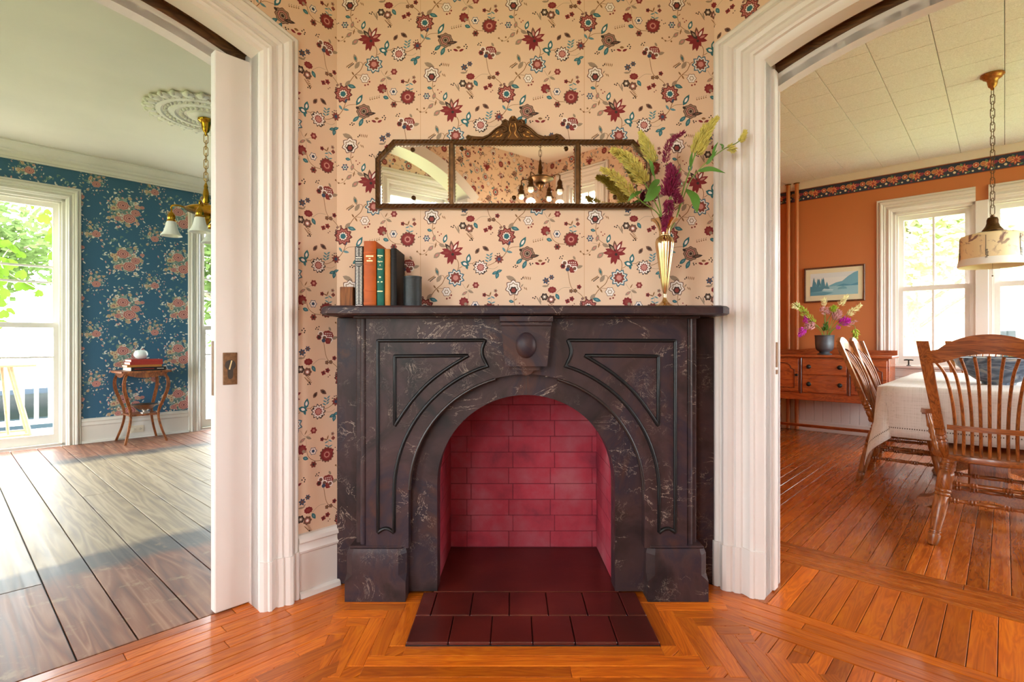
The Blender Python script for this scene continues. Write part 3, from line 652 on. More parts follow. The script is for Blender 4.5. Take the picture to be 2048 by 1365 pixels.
# ceilings
MB().box(VB-.1, .02, AMIN-.1, .02, CEIL, CEIL+.05).obj('ceiling_hall', 'hall_plaster', None, HOUSE, 0, kind='structure', label='white plaster hall ceiling')
MB().box(PB0, PB1, .17, PA, CEIL, CEIL+.05).obj('ceiling_parlour', 'plaster', None, HOUSE, 0, kind='structure', label='plain cream plaster ceiling above the blue room')
cd = MB().box(.17, DB, DA1, DA0, CEIL-.0, CEIL+.05).obj('ceiling_dining', 'dark_slot', None, HOUSE, 0, kind='structure', label='cream ceiling of square embossed tiles with staggered joints')
T = .305; a = DA0-.02; k = 0; tile_me = None
mbt = MB(); mbt.bbox(-T/2+.0012, T/2-.0012, -T/2+.0012, T/2-.0012, -.014, .0, .003)
while a > DA1+.02:
    b = .17-(T/2 if k % 2 else 0)+.0
    while b < DB:
        b0, b1 = max(b, .175), min(b+T, DB-.005); a0 = max(a-T, DA1+.005)
        if b1-b0 > .02:
            if abs(b1-b0-T) < 1e-6 and a-a0 > T-1e-6:
                if tile_me is None:
                    o = mbt.obj('tile', 'ceiling_tile', cd, Matrix.Translation(((b0+b1)/2, a-T/2, CEIL)), 0); tile_me = o.data
                else:
                    o = bpy.data.objects.new('tile', tile_me); COL.objects.link(o); o.parent = cd; o.matrix_basis = Matrix.Translation(((b0+b1)/2, a-T/2, CEIL))
            else: MB().bbox(b0+.0012, b1-.0012, a0+.0012, a-.0012, CEIL-.014, CEIL, .003).obj('tile', 'ceiling_tile', cd, None, 0)
        b += T
    a -= T; k += 1
# dining cornice strip and parlour cornice
MB().prism([(DB-.001, 2.706), (DB-.02, 2.706), (DB-.03, 2.72), (DB-.05, 2.765), (DB-.05, 2.776), (DB-.001, 2.776)], lambda u, v, d: (u, d, v), DA1, DA0).obj('trim_1', 'trim_paint', None, HOUSE, 30, kind='structure', label='narrow white moulding between navy border and tiled ceiling')
cp = [(0, 2.65), (-.02, 2.65), (-.025, 2.662), (-.04, 2.668), (-.05, 2.69), (-.075, 2.705), (-.08, 2.718), (-.10, 2.726), (-.125, 2.75), (-.135, 2.772), (-.15, 2.776), (-.15, CEIL-.001), (0, CEIL-.001)]
MB().prism([(PA-.001+x, z) for x, z in cp], lambda u, v, d: (d, u, v), PB0, PB1).obj('trim_2', 'parlour_trim', None, HOUSE, 30, kind='structure', label='stepped plaster cornice above the blue papered wall')

# ---------------------------------------------------------------- door surrounds
CPROF = [(0, 0), (0, .016), (.010, .026), (.022, .030), (.026, .038), (.034, .040), (.040, .034), (.052, .024), (.058, .022), (.062, .030), (.074, .036), (.082, .030), (.086, .038), (.096, .046), (.108, .046), (.116, .038), (.119, .022), (.124, .020), (.128, .027), (.138, .027), (.146, .018), (.146, 0)]
def arch_path(u0, u1, zs, rise, n=22):
    op = (u0, u1, 0, zs, rise); return [(u0, 0), (u0, zs)]+[(u0+(u1-u0)*i/n, arch_z(u0+(u1-u0)*i/n, op)) for i in range(1, n)]+[(u1, zs), (u1, 0)]
def surround(name, mtx, u0, u1, zs, zf, label, kw=1.0):
    CPROF = [(w*kw, h) for w, h in globals()['CPROF']]
    e = empty(name, mtx, kind='structure', label=label)
    f = lambda u, z, h: (u, -h, z)
    MB().sweep(arch_path(u0, u1, zs, DRISE), CPROF, f).obj('casing', 'trim_paint', e, None, 25)
    for ux, sg in ((u0, -1), (u1, 1)):
        pp = [(ux+sg*(w+.002*(1 if w > .07 else -1)), h+.007) if h > 0 else (ux+sg*w, 0) for w, h in CPROF]
        MB().prism(pp, lambda u, h, d: (u, -h, d), 0, .182).obj('plinth_block', 'trim_paint', e, None, 25)
    MB().sweep(arch_path(u0, u1, zs, DRISE), [(0, 0), (0, -.06), (.03, -.06), (.03, 0)], f).obj('near_lining', 'trim_paint', e, None, 30)
    MB().sweep(arch_path(u0, u1, zf, DRISE), [(0, -.125), (0, -.18), (.03, -.18), (.03, -.125)], f).obj('far_lining', 'trim_paint', e, None, 30)
    mb = MB(); N = 20
    for i in range(N):                                    # far head board hides the track
        x0, x1 = u0+(u1-u0)*i/N, u0+(u1-u0)*(i+1)/N; op1 = (u0, u1, 0, zf, DRISE); z0, z1 = arch_z(x0, op1), arch_z(x1, op1)
        mb.add([(x0, .125, z0), (x1, .125, z1), (x1, .125, z1+.12), (x0, .125, z0+.12), (x0, .18, z0), (x1, .18, z1), (x1, .18, z1+.12), (x0, .18, z0+.12)], [(0, 1, 2, 3), (7, 6, 5, 4), (0, 4, 5, 1)])
    mb.obj('head_board', 'trim_paint', e, None, 30, recalc=False); mb = MB()
    for i in range(N):
        x0, x1 = u0+(u1-u0)*i/N, u0+(u1-u0)*(i+1)/N; op1 = (u0, u1, 0, zf, DRISE); z0, z1 = arch_z(x0, op1)+.052, arch_z(x1, op1)+.052
        mb.add([(x0, .118, z0), (x1, .118, z1), (x1, .118, z1+.07), (x0, .118, z0+.07), (x0, .125, z0), (x1, .125, z1)], [(0, 1, 2, 3), (0, 4, 5, 1)])
    mb.obj('track_board', 'slot_wood', e, None, 30, recalc=False)
    mb = MB()
    for i in range(N):
        x0, x1 = u0+(u1-u0)*i/N, u0+(u1-u0)*(i+1)/N; op1 = (u0, u1, 0, zs, DRISE); z0, z1 = arch_z(x0, op1)+.028, arch_z(x1, op1)+.028
        mb.add([(x0, .058, z0), (x1, .058, z1), (x1, .127, z1), (x0, .127, z0)], [(3, 2, 1, 0)])
    mb.obj('track_slot', 'slot_wood', e, None, 30, recalc=False); return e
surround('trim_3', HM(0, 0), l_in-DOOR_W, l_in, 2.07, 2.01, 'white moulded arched door surround towards the blue room')
surround('trim_4', HM(0, 0, 0, -pi/2), -r_in, -r_in+DOOR_W, 2.09, 2.03, 'white moulded arched door surround towards the orange dining room', 1.36)
# sliding doors
d1 = empty('door_1', HM(0, 0), kind='structure', label='white sliding pocket door pulled a little out of its slot, with a worn brass cup lock')
MB().bbox(-1.503, -1.372, .078, .122, .004, 2.065, .003).obj('leaf', 'trim_paint', d1, None, 30)
lp = MB().bbox(-1.476, -1.427, .0745, .079, .838, .957, .001).obj('lock_plate', 'old_brass', d1, None, 30, label='worn brown lock plate with keyhole shaped cup')
kh = [(-1.4515+.019*cos(t), .911+.019*sin(t)) for t in [radians(-58+i*(296/18)) for i in range(19)]]+[(-1.4605, .868), (-1.458, .861), (-1.4515, .858), (-1.445, .861), (-1.4425, .868)]
MB().prism(kh, lambda u, v, d: (u, d, v), .0738, .0746).obj('finger_cup', 'dark_slot', lp, None, 30)
MB().box(-.002, .002, .0715, .074, -.017, .017, Matrix.Translation((-1.4515, 0, .911)) @ Matrix.Rotation(.25, 4, 'Y')).obj('thumb_turn', 'gilt', lp, None, 30)
MB().box(-1.5045, -1.5028, .09, .11, .80, 1.0).obj('edge_plate', 'old_brass', d1, None, 0)
d2 = empty('door_2', HM(0, 0, 0, -pi/2), kind='structure', label='white sliding pocket door pushed back into the right jamb, brass edge plate showing')
MB().bbox(-r_in-.03, -r_in+.012, .07, .115, .004, 2.085, .003).obj('leaf', 'trim_paint', d2, None, 30)
MB().bbox(-r_in+.0115, -r_in+.0145, .082, .103, .895, .995, .0008).obj('edge_plate', 'old_brass', d2, None, 30)
MB().bbox(-r_in+.0115, -r_in+.0145, .082, .103, .867, .885, .0008).obj('edge_plate', 'old_brass', d2, None, 30)

# baseboards
BP = [(0, 0), (.018, 0), (.018, .165), (.024, .17), (.026, .178), (.020, .19), (.020, .205), (.026, .212), (.024, .226), (.012, .238), (0, .24)]
def baseboard(name, mtx, u0, u1, mat, label, shoe=True):
    mb = MB().prism(BP, lambda h, v, d: (d, -h, v), u0, u1)
    if shoe: mb.prism([(.018, 0), (.04, 0), (.036, .016), (.026, .022), (.018, .022)], lambda h, v, d: (d, -h, v), u0, u1)
    return mb.obj(name, mat, None, mtx, 30, kind='structure', label=label)
baseboard('baseboard_left', HM(0, 0), l_in+.147, LB0-.004, 'trim_paint', 'short white moulded baseboard between door surround and mantel')
baseboard('baseboard_parlour', HM(0, PA), W1[1]+.1175, W2[0]-.1175, 'parlour_trim', 'white moulded baseboard under the bouquet wallpaper')
baseboard('baseboard_parlour_left', HM(0, PA), PB0, W1[0]-.1175, 'parlour_trim', 'white moulded baseboard left of the tall window')
# dining wainscot
wf = empty('wainscot_dining', HM(DB, 0, 0, -pi/2), kind='structure', label='white beadboard wainscot below the orange wall')
u = -DA0+.01; pm = MB(); pm.bbox(-.0425+.0008, .0425-.0008, -.012, 0, .1, .70, .003); pme = None
while u < -DA1-.1:
    if pme is None: o = pm.obj('plank', 'trim_paint', wf, Matrix.Translation((u+.0425, 0, 0)), 0); pme = o.data
    else: o = bpy.data.objects.new('plank', pme); COL.objects.link(o); o.parent = wf; o.matrix_basis = Matrix.Translation((u+.0425, 0, 0))
    u += .085
MB().bbox(-DA0, -DA1, -.03, 0, 0, .11, .006).obj('base', 'trim_paint', wf, None, 0)
MB().bbox(-DA0, -DA1, -.026, 0, .70, .725, .006).obj('cap', 'trim_paint', wf, None, 0)

# ---------------------------------------------------------------- windows
def window(name, mtx, op, thk, upper, lower, vert, label, mat='trim_paint', cw=.8, stool=True, zmeet=None, casing=True, out_off=.06, left_cas=True, right_cas=True):
    u0, u1, z0, z1, _ = op; e = empty(name, mtx, kind='structure', label=label); f = lambda u, z, h: (u, -h, z)
    prof = [(w*cw, h*.85) for w, h in CPROF]
    if casing:
        pts = ([(u0, z0 if stool else 0)] if left_cas else [])+[(u0, z1), (u1, z1)]+([(u1, z0 if stool else 0)] if right_cas else [])
        MB().sweep(pts, prof, f).obj('casing', mat, e, None, 25)
        if not stool:
            for ux, sg in ((u0, -1), (u1, 1)):
                MB().prism([(ux+sg*w, h+.006) if h > 0 else (ux+sg*w, 0) for w, h in prof], lambda u, h, d: (u, -h, d), 0, .16).obj('plinth_block', mat, e, None, 25)
    mb = MB(); j = .025
    mb.box(u0, u0+j, .0, thk, z0, z1).box(u1-j, u1, 0, thk, z0, z1).box(u0, u1, 0, thk, z1-j, z1).box(u0, u1, 0, thk, z0, z0+j)
    mb.box(u0+j, u0+j+.018, .03, .05, z0, z1).box(u1-j-.018, u1-j, .03, .05, z0, z1).box(u0+j, u1-j, .03, .05, z1-j-.018, z1-j)
    mb.obj('jamb', mat, e, None, 0)
    if stool:
        MB().bbox(u0-.13, u1+.13, -.06, .02, z0-.012, z0+.016, .006).obj('stool', mat, e, None, 30); MB().bbox(u0-.1, u1+.1, -.022, 0, z0-.1, z0-.012, .006).obj('apron', mat, e, None, 30)
    zm = zmeet or (z0+z1)/2; s = .052
    for nm, a0, a1, dy, mun, bot in (('upper_sash', zm-.02, z1-j, out_off+.045, upper, .045), ('lower_sash', z0+j, zm+.02, out_off, lower, .085)):
        x0, x1 = u0+j+.004, u1-j-.004; mb = MB(); y0, y1 = dy, dy+.036
        top = .045 if nm == 'lower_sash' else .055
        mb.box(x0, x0+s, y0, y1, a0, a1).box(x1-s, x1, y0, y1, a0, a1).box(x0+s, x1-s, y0, y1, a0, a0+bot).box(x0+s, x1-s, y0, y1, a1-top, a1)
        sh = mb.obj(nm, mat, e, None, 0)
        gx0, gx1, gz0, gz1 = x0+s, x1-s, a0+bot, a1-top
        for z in mun: MB().box(gx0, gx1, y0+.004, y1-.004, z-.009, z+.009).obj('muntin', mat, sh, None, 0)
        zs = [gz0]+sorted(mun)+[gz1]; us = [gx0]+[gx0+(gx1-gx0)*(k+1)/(vert+1) for k in range(vert)]+[gx1]
        for k in range(vert): MB().box(us[k+1]-.009, us[k+1]+.009, y0+.003, y1-.003, gz0, gz1).obj('muntin', mat, sh, None, 0)
        for za, zb in zip(zs[:-1], zs[1:]):
            for ua, ub in zip(us[:-1], us[1:]):
                MB().add([(ua, dy+.018, za), (ub, dy+.018, za), (ub, dy+.018, zb), (ua, dy+.018, zb)], [(0, 1, 2, 3)]).obj('pane', 'window_glass', sh, None, 0)
    ld = bpy.data.lights.new(name+'_daylight', 'AREA'); ld.shape = 'RECTANGLE'; ld.size = u1-u0; ld.size_y = z1-z0; ld.cycles.is_portal = True
    lo_ = bpy.data.objects.new(name+'_daylight', ld); COL.objects.link(lo_); lo_.matrix_world = mtx @ Matrix.Translation(((u0+u1)/2, thk+.02, (z0+z1)/2)) @ Matrix.Rotation(-pi/2, 4, 'X')
    return e
PW = dict(thk=.2, upper=[1.71, 1.56], lower=[.846], vert=0, mat='parlour_trim', stool=False, zmeet=1.15)
window('window_1', HM(0, PA), W1, label='tall floor length sash window beside the plant stand, porch and vine leaves outside', **PW)
window('window_2', HM(0, PA), W2, label='tall floor length sash window behind the brass chandelier', **PW)
window('window_3', HM(PB0, 0, 0, pi/2), (.7, 1.8, .04, 2.36, 0), label='unseen tall sash window added for daylight in the parlour end wall next to the hall', **PW)  # this and the next are unseen extra windows, put in for light
window('window_4', HM(PB0, 0, 0, pi/2), (2.7, 3.8, .04, 2.36, 0), label='unseen tall sash window added for daylight in the parlour end wall next to the porch', **PW)
DWK = dict(thk=.2, upper=[], lower=[], vert=1, zmeet=1.53, cw=.93)
window('window_5', HM(DB, 0, 0, -pi/2), DW1, label='white sash window next to the framed lake print', right_cas=False, **DWK)
window('window_6', HM(DB, 0, 0, -pi/2), DW2, label='white sash window behind the hanging lamp', left_cas=False, **DWK)
MB().bbox(DW1[1]-.001, DW2[0]+.001, -.02, 0, .75, 2.31, .004).obj('trim_5', 'trim_paint', None, HM(DB, 0, 0, -pi/2), 0, kind='structure', label='wide white mullion between the two dining room windows')
window('window_7', HM(0, DA1, 0, pi), (-3.95, -2.35, .5, 2.45, 0), label='unseen dining room side window near the far corner, added for daylight', **DWK)  # this and the next are unseen, added and widened to brighten the room
window('window_8', HM(0, DA1, 0, pi), (-2.15, -.6, .5, 2.45, 0), label='unseen dining room side window near the hall, added for daylight', **DWK)
window('window_9', HM(0, AMIN, 0, pi), (2.24, 2.62, .45, 2.5, 0), label='hall window facing the fireplace, seen in the mirror', thk=.2, upper=[], lower=[], vert=1, cw=1.0)
VK = dict(thk=.2, upper=[], lower=[], vert=1, cw=1.0)
window('window_10', HM(VB, 0, 0, pi/2), (-2.45, -1.7, .35, 2.45, 0), label='vestibule window seen through the arch in the mirror', **VK)
window('window_11', HM(VB, 0, 0, pi/2), (-1.05, -.4, .35, 2.45, 0), label='second vestibule window beside the parlour wall', **VK)
window('window_12', HM(0, AMIN, 0, pi), (3.05, 3.45, .35, 2.45, 0), label='window in the vestibule end wall', **VK)
# arch trim with brackets in the back wall
af = empty('trim_6', HM(BMIN, 0, 0, pi/2), kind='structure', label='plain white arch with plaster brackets, seen in the mirror')
path = [(ao[0]+(ao[1]-ao[0])*i/24, arch_z(ao[0]+(ao[1]-ao[0])*i/24, ao)) for i in range(25)]
MB().sweep(path, [(-.02, .02), (.075, .02), (.075, -.18), (-.02, -.18)], lambda u, z, h: (u, -h, z)).obj('arch_band', 'trim_paint', af, None, 30)
for ux, sg in ((ao[0], 1), (ao[1], -1)):
    MB().prism([(ux-sg*.07, 2.24), (ux+sg*.1, 2.24), (ux+sg*.1, 2.2), (ux+sg*.06, 2.17), (ux+sg*.05, 2.1), (ux+sg*.0, 2.02), (ux-sg*.07, 2.0)], lambda u, z, d: (u, d, z), -.03, .19).obj('bracket', 'trim_paint', af, None, 30)
    MB().box(min(ux, ux+sg*.012), max(ux, ux+sg*.012), -.001, .161, 0, 2.02).obj('reveal', 'trim_paint', af, None, 0)
# ---------------------------------------------------------------- floors
BT = .012
def board(parent, poly, ang, name, mat, dz=0.0, gap=.0011):
    c = Vector((sum(p[0] for p in poly)/len(poly), sum(p[1] for p in poly)/len(poly))); ca, sa = cos(-ang), sin(-ang)
    L = [((p[0]-c.x)*ca-(p[1]-c.y)*sa, (p[0]-c.x)*sa+(p[1]-c.y)*ca) for p in poly]
    x0, x1 = min(p[0] for p in L), max(p[0] for p in L); y0, y1 = min(p[1] for p in L), max(p[1] for p in L)
    if x1-x0 < .02 or y1-y0 < .004: return
    def ins(g):                                            # scale in from the edges by g metres
        kx, ky = max(.1, 1-2*g/(x1-x0)), max(.1, 1-2*g/(y1-y0)); mx, my = (x0+x1)/2, (y0+y1)/2
        return [(mx+(p[0]-mx)*kx, my+(p[1]-my)*ky) for p in L]
    A, B = ins(gap), ins(gap+.0014); n = len(L); mb = MB()
    vs = [(u, v, -BT) for u, v in A]+[(u, v, -.0011) for u, v in A]+[(u, v, 0) for u, v in B]
    mb.add(vs, [tuple(range(2*n, 3*n))]+[(i, (i+1) % n, n+(i+1) % n, n+i) for i in range(n)]+[(n+i, n+(i+1) % n, 2*n+(i+1) % n, 2*n+i) for i in range(n)])
    return mb.obj(name, mat, parent, Matrix.Translation((c.x, c.y, dz)) @ Matrix.Rotation(ang, 4, 'Z'), 0)
def half(poly, p, n):                                      # keep (q-p).n >= 0
    out = []
    for i in range(len(poly)):
        a, b = poly[i-1], poly[i]; da = (a[0]-p[0])*n[0]+(a[1]-p[1])*n[1]; db = (b[0]-p[0])*n[0]+(b[1]-p[1])*n[1]
        if db >= 0:
            if da < 0: t = da/(da-db); out.append((a[0]+(b[0]-a[0])*t, a[1]+(b[1]-a[1])*t))
            out.append(b)
        elif da >= 0: t = da/(da-db); out.append((a[0]+(b[0]-a[0])*t, a[1]+(b[1]-a[1])*t))
    return out
def h2(b, a): p = H2W(b, a); return (p.x, p.y)
rnd = random.Random(11); BWD = .054
fl = MB().box(VB, .0, AMIN, .1, -.06, -BT-.0016, ).obj('floor_hall', 'fabric_dark', None, HOUSE, 0, kind='structure', label='orange varnished oak strip floor with mitred borders around the hearth')
fl_inv = HOUSE.inverted()
def hall_board(poly, ang, dz=0.0):                         # poly in world xy -> child of the floor (house frame)
    q = [tuple((fl_inv @ Vector((p[0], p[1], 0)))[:2]) for p in poly]; return board(fl, q, ang-TH, 'plank', 'oak_floor', dz)
HX0, HX1, HY = -.349, .4865, 1.748                          # hearth sides and front
PY = 2.035                                                  # front of the mantel plinths
N = 11
LOUT = lambda p: True
lp0 = h2(-1.10, -.0); bis = Vector((cos(TH+pi), sin(TH+pi)))
mit_l = ((-.66, 2.12)); mit_r = ((.80, 2.12))
# mitre directions between the border along the walls and the courses along the fireplace
dl = (Vector((-1, 0))+Vector((-cos(TH), -sin(TH)))).normalized(); dr = (Vector((1, 0))+Vector((sin(TH), -cos(TH)))).normalized()
nl = Vector((-.98, -.2)); nr = Vector((.98, -.2))
for k in range(N):
    y1, y0 = HY-BWD*k, HY-BWD*(k+1); e = BWD*k+(BWD if k % 2 else 0)
    xs = [HX0-e, HX0-e+rnd.uniform(.3, .6)+.1*k, HX1+e] if k > 1 else [HX0-e, HX1+e]
    for a, b in zip(xs[:-1], xs[1:]): hall_board([(a, y0), (b, y0), (b, y1), (a, y1)], 0)
    for sg, X in ((-1, HX0), (1, HX1)):
        xa, xb = X+sg*BWD*k, X+sg*BWD*(k+1); e0 = BWD*(k+1) if k % 2 else BWD*k; e1 = BWD*k if k % 2 else BWD*(k+1)
        ya = HY-(BWD*k if k % 2 == 0 else BWD*(k+1)); yb = PY-BWD*(k if k % 2 else k)
        hall_board([(min(xa, xb), HY-BWD*k-(0 if k % 2 else 0)), (max(xa, xb), HY-BWD*k), (max(xa, xb), PY-BWD*k), (min(xa, xb), PY-BWD*k)], pi/2, -.0004)
        # courses in front of the plinths
        y1c, y0c = PY-BWD*k, PY-BWD*(k+1); xin = X+sg*(.0+BWD*(k+1)); xout = X+sg*.8
        p = [(min(xin, xout), y0c), (max(xin, xout), y0c), (max(xin, xout), y1c), (min(xin, xout), y1c)]
        off = .028 if k % 2 else -.028
        if sg < 0: p = half(p, (mit_l[0]-.08, mit_l[1]), (-nl.x, -nl.y))
        else: p = half(p, (mit_r[0]+.08, mit_r[1]), (-nr.x, -nr.y))
        if len(p) > 2: hall_board(p, 0, -.0006)
# courses beside the plinths under the mantel wings
for sg in (-1, 1):
    x0, x1 = (HX0-.62, HX0) if sg < 0 else (HX1, HX1+.6)
    for k in range(4):
        y0, y1 = PY+BWD*k, PY+BWD*(k+1); p = [(x0, y0), (x1, y0), (x1, y1), (x0, y1)]
        p = half(p, h2(-1.097, -.03), (sin(TH), -cos(TH))) if sg < 0 else half(p, h2(-.03, -1.14), (-cos(TH), -sin(TH)))
        if len(p) > 2: hall_board(p, 0, -.0009)
# borders along the two door walls
for k in range(19):
    a1 = .09-BWD*k; a0 = a1-BWD; b = BMIN; off = .028 if k % 2 else -.028
    while b < -.6:
        b1 = b+rnd.uniform(.9, 1.6); p = [h2(b, a0), h2(min(b1, -.5), a0), h2(min(b1, -.5), a1), h2(b, a1)]
        if a0 > -.06: p = half(p, h2(-1.07, 0), (-cos(TH), -sin(TH)))
        p = half(p, (mit_l[0]+off, mit_l[1]), (nl.x, nl.y))
        if len(p) > 2: hall_board(p, TH, -.0002)
        b = b1
for k in range(4):
    b1 = -.05-BWD*k; b0 = b1-BWD; a = AMIN; off = .028 if k % 2 else -.028
    while a < -1.0:
        a1 = a+rnd.uniform(.7, 1.3); p = [h2(b0, a), h2(b1, a), h2(b1, min(a1, -.8)), h2(b0, min(a1, -.8))]
        p = half(p, (mit_r[0]-off, mit_r[1]), (nr.x, nr.y))
        if len(p) > 2: hall_board(p, TH+pi/2, -.0003)
        a = a1
# short boards across the dining room opening
a = -1.30; 
while a > -2.80:
    hall_board([h2(-.05, a-.072), h2(.42, a-.072), h2(.42, a), h2(-.05, a)], TH); a -= .072
# plain field of the hall
a = -.29; k = 0
while a > AMIN:
    b = BMIN
    while b < -.27:
        b1 = min(b+rnd.uniform(.8, 1.5), -.266); hall_board([h2(b, a-BWD), h2(b1, a-BWD), h2(b1, a), h2(b, a)], TH, -.0014); b = b1
    a -= BWD
MB().box(VB, BMIN, AMIN, 0, -.02, 0).obj('floor_vestibule', 'oak_floor', None, HOUSE, 0, kind='structure', label='oak floor of the vestibule')
# dining room floor
fd = MB().box(.0, DB, DA1, DA0, -.06, -BT-.0005).obj('floor_dining', 'fabric_dark', None, HOUSE, 0, kind='structure', label='reddish oak strip floor under the dining table')
def rect(b0, b1, a0, a1): return [(b0, a0), (b1, a0), (b1, a1), (b0, a1)]
for a0, a1 in ((-1.298, DA0), (DA1, -2.812)):
    a = a1
    while a > a0: board(fd, rect(.18, .42, max(a0, a-.072), a), 0, 'plank', 'oak_dining'); a -= .072
for k in range(4):
    b0 = .42+.0625*k; a = DA0
    while a > DA1: a1 = max(DA1, a-rnd.uniform(.8, 1.5)); board(fd, rect(b0, b0+.0625, a1, a), pi/2, 'plank', 'oak_dining'); a = a1
a = DA0; W = .068
while a > DA1:
    b = .67
    while b < DB:
        b1 = min(DB, b+rnd.uniform(.9, 2.2)); b1 = DB if DB-b1 < .25 else b1; board(fd, rect(b, b1, a-W, a), 0, 'plank', 'oak_dining'); b = b1
    a -= W
# parlour floor of wide old planks
fp = MB().box(PB0, PB1, .09, PA, -.06, -BT-.0005).obj('floor_parlour', 'iron', None, HOUSE, 0, kind='structure', label='worn wide plank floor, pale where a rug lay')
b = PB0; k = 0
while b < PB1:
    w = rnd.uniform(.145, .185); cuts = [.092, PA] if k % 3 else [.092, rnd.uniform(.5, 1.0), PA]
    if k % 4 == 2: cuts = [.092, rnd.uniform(1.5, 3.5), PA]
    for a0, a1 in zip(cuts[:-1], cuts[1:]): board(fp, rect(b, min(b+w, PB1), a0, a1), pi/2, 'plank', 'old_planks', rnd.uniform(-.0004, 0), 0.0026)
    b += w; k += 1

# ---------------------------------------------------------------- hearth and firebox
he = empty('hearth', WM(0, 0), label='low dark red painted tile hearth in front of the fireplace', cat='hearth')
tw = (HX1-HX0)/6
MB().box(HX0, HX1, HY, 2.099, -.01, .002).obj('mortar_bed', 'print_black', he, None, 0)
for i in range(6): MB().bbox(HX0+tw*i+.0015, HX0+tw*(i+1)-.0015, HY, 1.919, 0, .012, .003).obj('tile', 'hearth_paint', he, None, 0)
x = HX0; first = True
while x < HX1-.01:
    x1 = min(HX1, x+(.055 if first else .142)); first = False; MB().bbox(x+.0015, x1-.0015, 1.922, 2.098, 0, .012, .003).obj('tile', 'hearth_paint', he, None, 0); x = x1
FX, FY = .056, 2.193
fb = empty('firebox', WM(FX, FY), label='arched firebox of red painted bricks inside the mantel', cat='firebox')
MB().bbox(-.365, .365, -.09, .363, -.01, .012, .002).obj('inner_hearth', 'hearth_paint', fb, None, 0)
MB().box(-.40, .40, .3612, .40, 0, .9).box(-.40, -.3605, -.06, .38, 0, .9).box(.3605, .40, -.06, .38, 0, .9).obj('brick_backing', 'brick_joint', fb, None, 0)
MB().box(-.40, .40, .0, .40, .845, .88).obj('smoke_shelf', 'print_black', fb, None, 0)
RH, BL = .0757, .2
for r in range(11):
    z0 = .014+RH*r; x = -.352-(BL*.5 if r % 2 else .12)
    while x < .352:
        x0, x1 = max(x, -.352), min(x+BL, .352)
        if x1-x0 > .012: MB().bbox(x0+.0008, x1-.0008, .358+random.Random(r*50+int(x*100)).uniform(0, .0025), .375, z0+.0009, z0+RH-.0009, .0022).obj('brick', 'brick_red', fb, None, 0)
        x += BL
    for sg in (-1, 1):
        y = -.075-(BL*.5 if r % 2 else 0)
        while y < .36:
            y0, y1 = max(y, -.075), min(y+BL, .36)
            if y1-y0 > .012:
                xi0, xi1 = .358-.01*(y0+.075)/.43, .358-.01*(y1+.075)/.43
                MB().prism([(sg*xi0, y0+.0008), (sg*xi1, y1-.0008), (sg*.378, y1-.0008), (sg*.378, y0+.0008)], lambda u, v, d: (u, v, d), z0+.0009, z0+RH-.0009).obj('brick', 'brick_red', fb, None, 0)
            y += BL
# ---------------------------------------------------------------- mantel
mt = empty('fireplace_mantel', WM(FX, FY), label='dark purple brown marbled slate mantel with arched opening and black incised lines', cat='mantel')
fm = 'faux_marble'; zf = lambda u, v, d: (u, d, v)
for sg in (-1, 1): MB().bbox(*sorted((sg*.40, sg*.776)), .0, .021, 0, 1.097, .003).obj('side_slab', fm, mt, None, 30)
def archpoly(hw, top, bot, R, zc, n=40, hw2=None):
    return [(-hw, bot), (-hw, top), (hw, top), (hw, bot), (R, bot), (R, zc)]+[(R*cos(pi*i/n), zc+R*sin(pi*i/n)) for i in range(1, n)]+[(-R, zc), (-R, bot)]
MB().prism(archpoly(.6, 1.097, .012, .351, .436), zf, -.088, .0).obj('arch_facing', fm, mt, None, 30)
MB().prism(archpoly(.62, 1.097, .2, .4556, .416), zf, -.133, -.0885).obj('front_panel', fm, mt, None, 30)
MB().box(-.001, .001, -.0892, -.087, .786, .875).obj('arch_joint', 'print_black', mt, None, 0)
for a0, a1 in ((.02, 1.30), (pi-1.30, pi-.02)):
    MB().tube([(.452*cos(t), -.131, .416+.452*sin(t)) for t in [a0+(a1-a0)*i/26 for i in range(27)]], .0065, 8).obj('arch_bead', 'brown_bead', mt, None, 60) if 'brown_bead' in MATS else None
for sg in (-1, 1):
    MB().bbox(min(sg*.62, sg*.668), max(sg*.62, sg*.668), -.098, .0, .19, 1.097, .003).obj('pilaster_return', fm, mt, None, 30)
    MB().tube([(sg*.634, -.108, .2), (sg*.634, -.108, 1.097)], .0145, 12).obj('pilaster_bead', fm, mt, None, 60)
    # plinth with stopped chamfers
    xo, xi = sg*.697, sg*.464; x0, x1 = min(xo, xi), max(xo, xi); c = .028
    mb = MB()
    def oct_(z, cc): return [(x0, .0, z), (x0, -.15+cc, z), (x0+cc, -.15, z), (x1-cc, -.15, z), (x1, -.15+cc, z), (x1, .0, z)]
    lay = [oct_(0.0, .0005), oct_(.078, .0005), oct_(.102, c), oct_(.178, c)]
    tp = [(x0+.008, .0, .2), (x0+.008, -.142+c, .2), (x0+c+.004, -.142, .2), (x1-c-.004, -.142, .2), (x1-.008, -.142+c, .2), (x1-.008, .0, .2)]; lay.append(tp)
    vs = [p for l in lay for p in l]; fs = [tuple(range(6))[::-1], tuple(range(24, 30))]
    for i in range(4):
        for k in range(6): fs.append((i*6+k, i*6+(k+1) % 6, (i+1)*6+(k+1) % 6, (i+1)*6+k))
    mb.add(vs, fs).obj('plinth', fm, mt, None, 20)
    MB().bbox(x0+.012, x1-.012, -.139, .0, .199, .209, .004).obj('plinth_cap', fm, mt, None, 30)
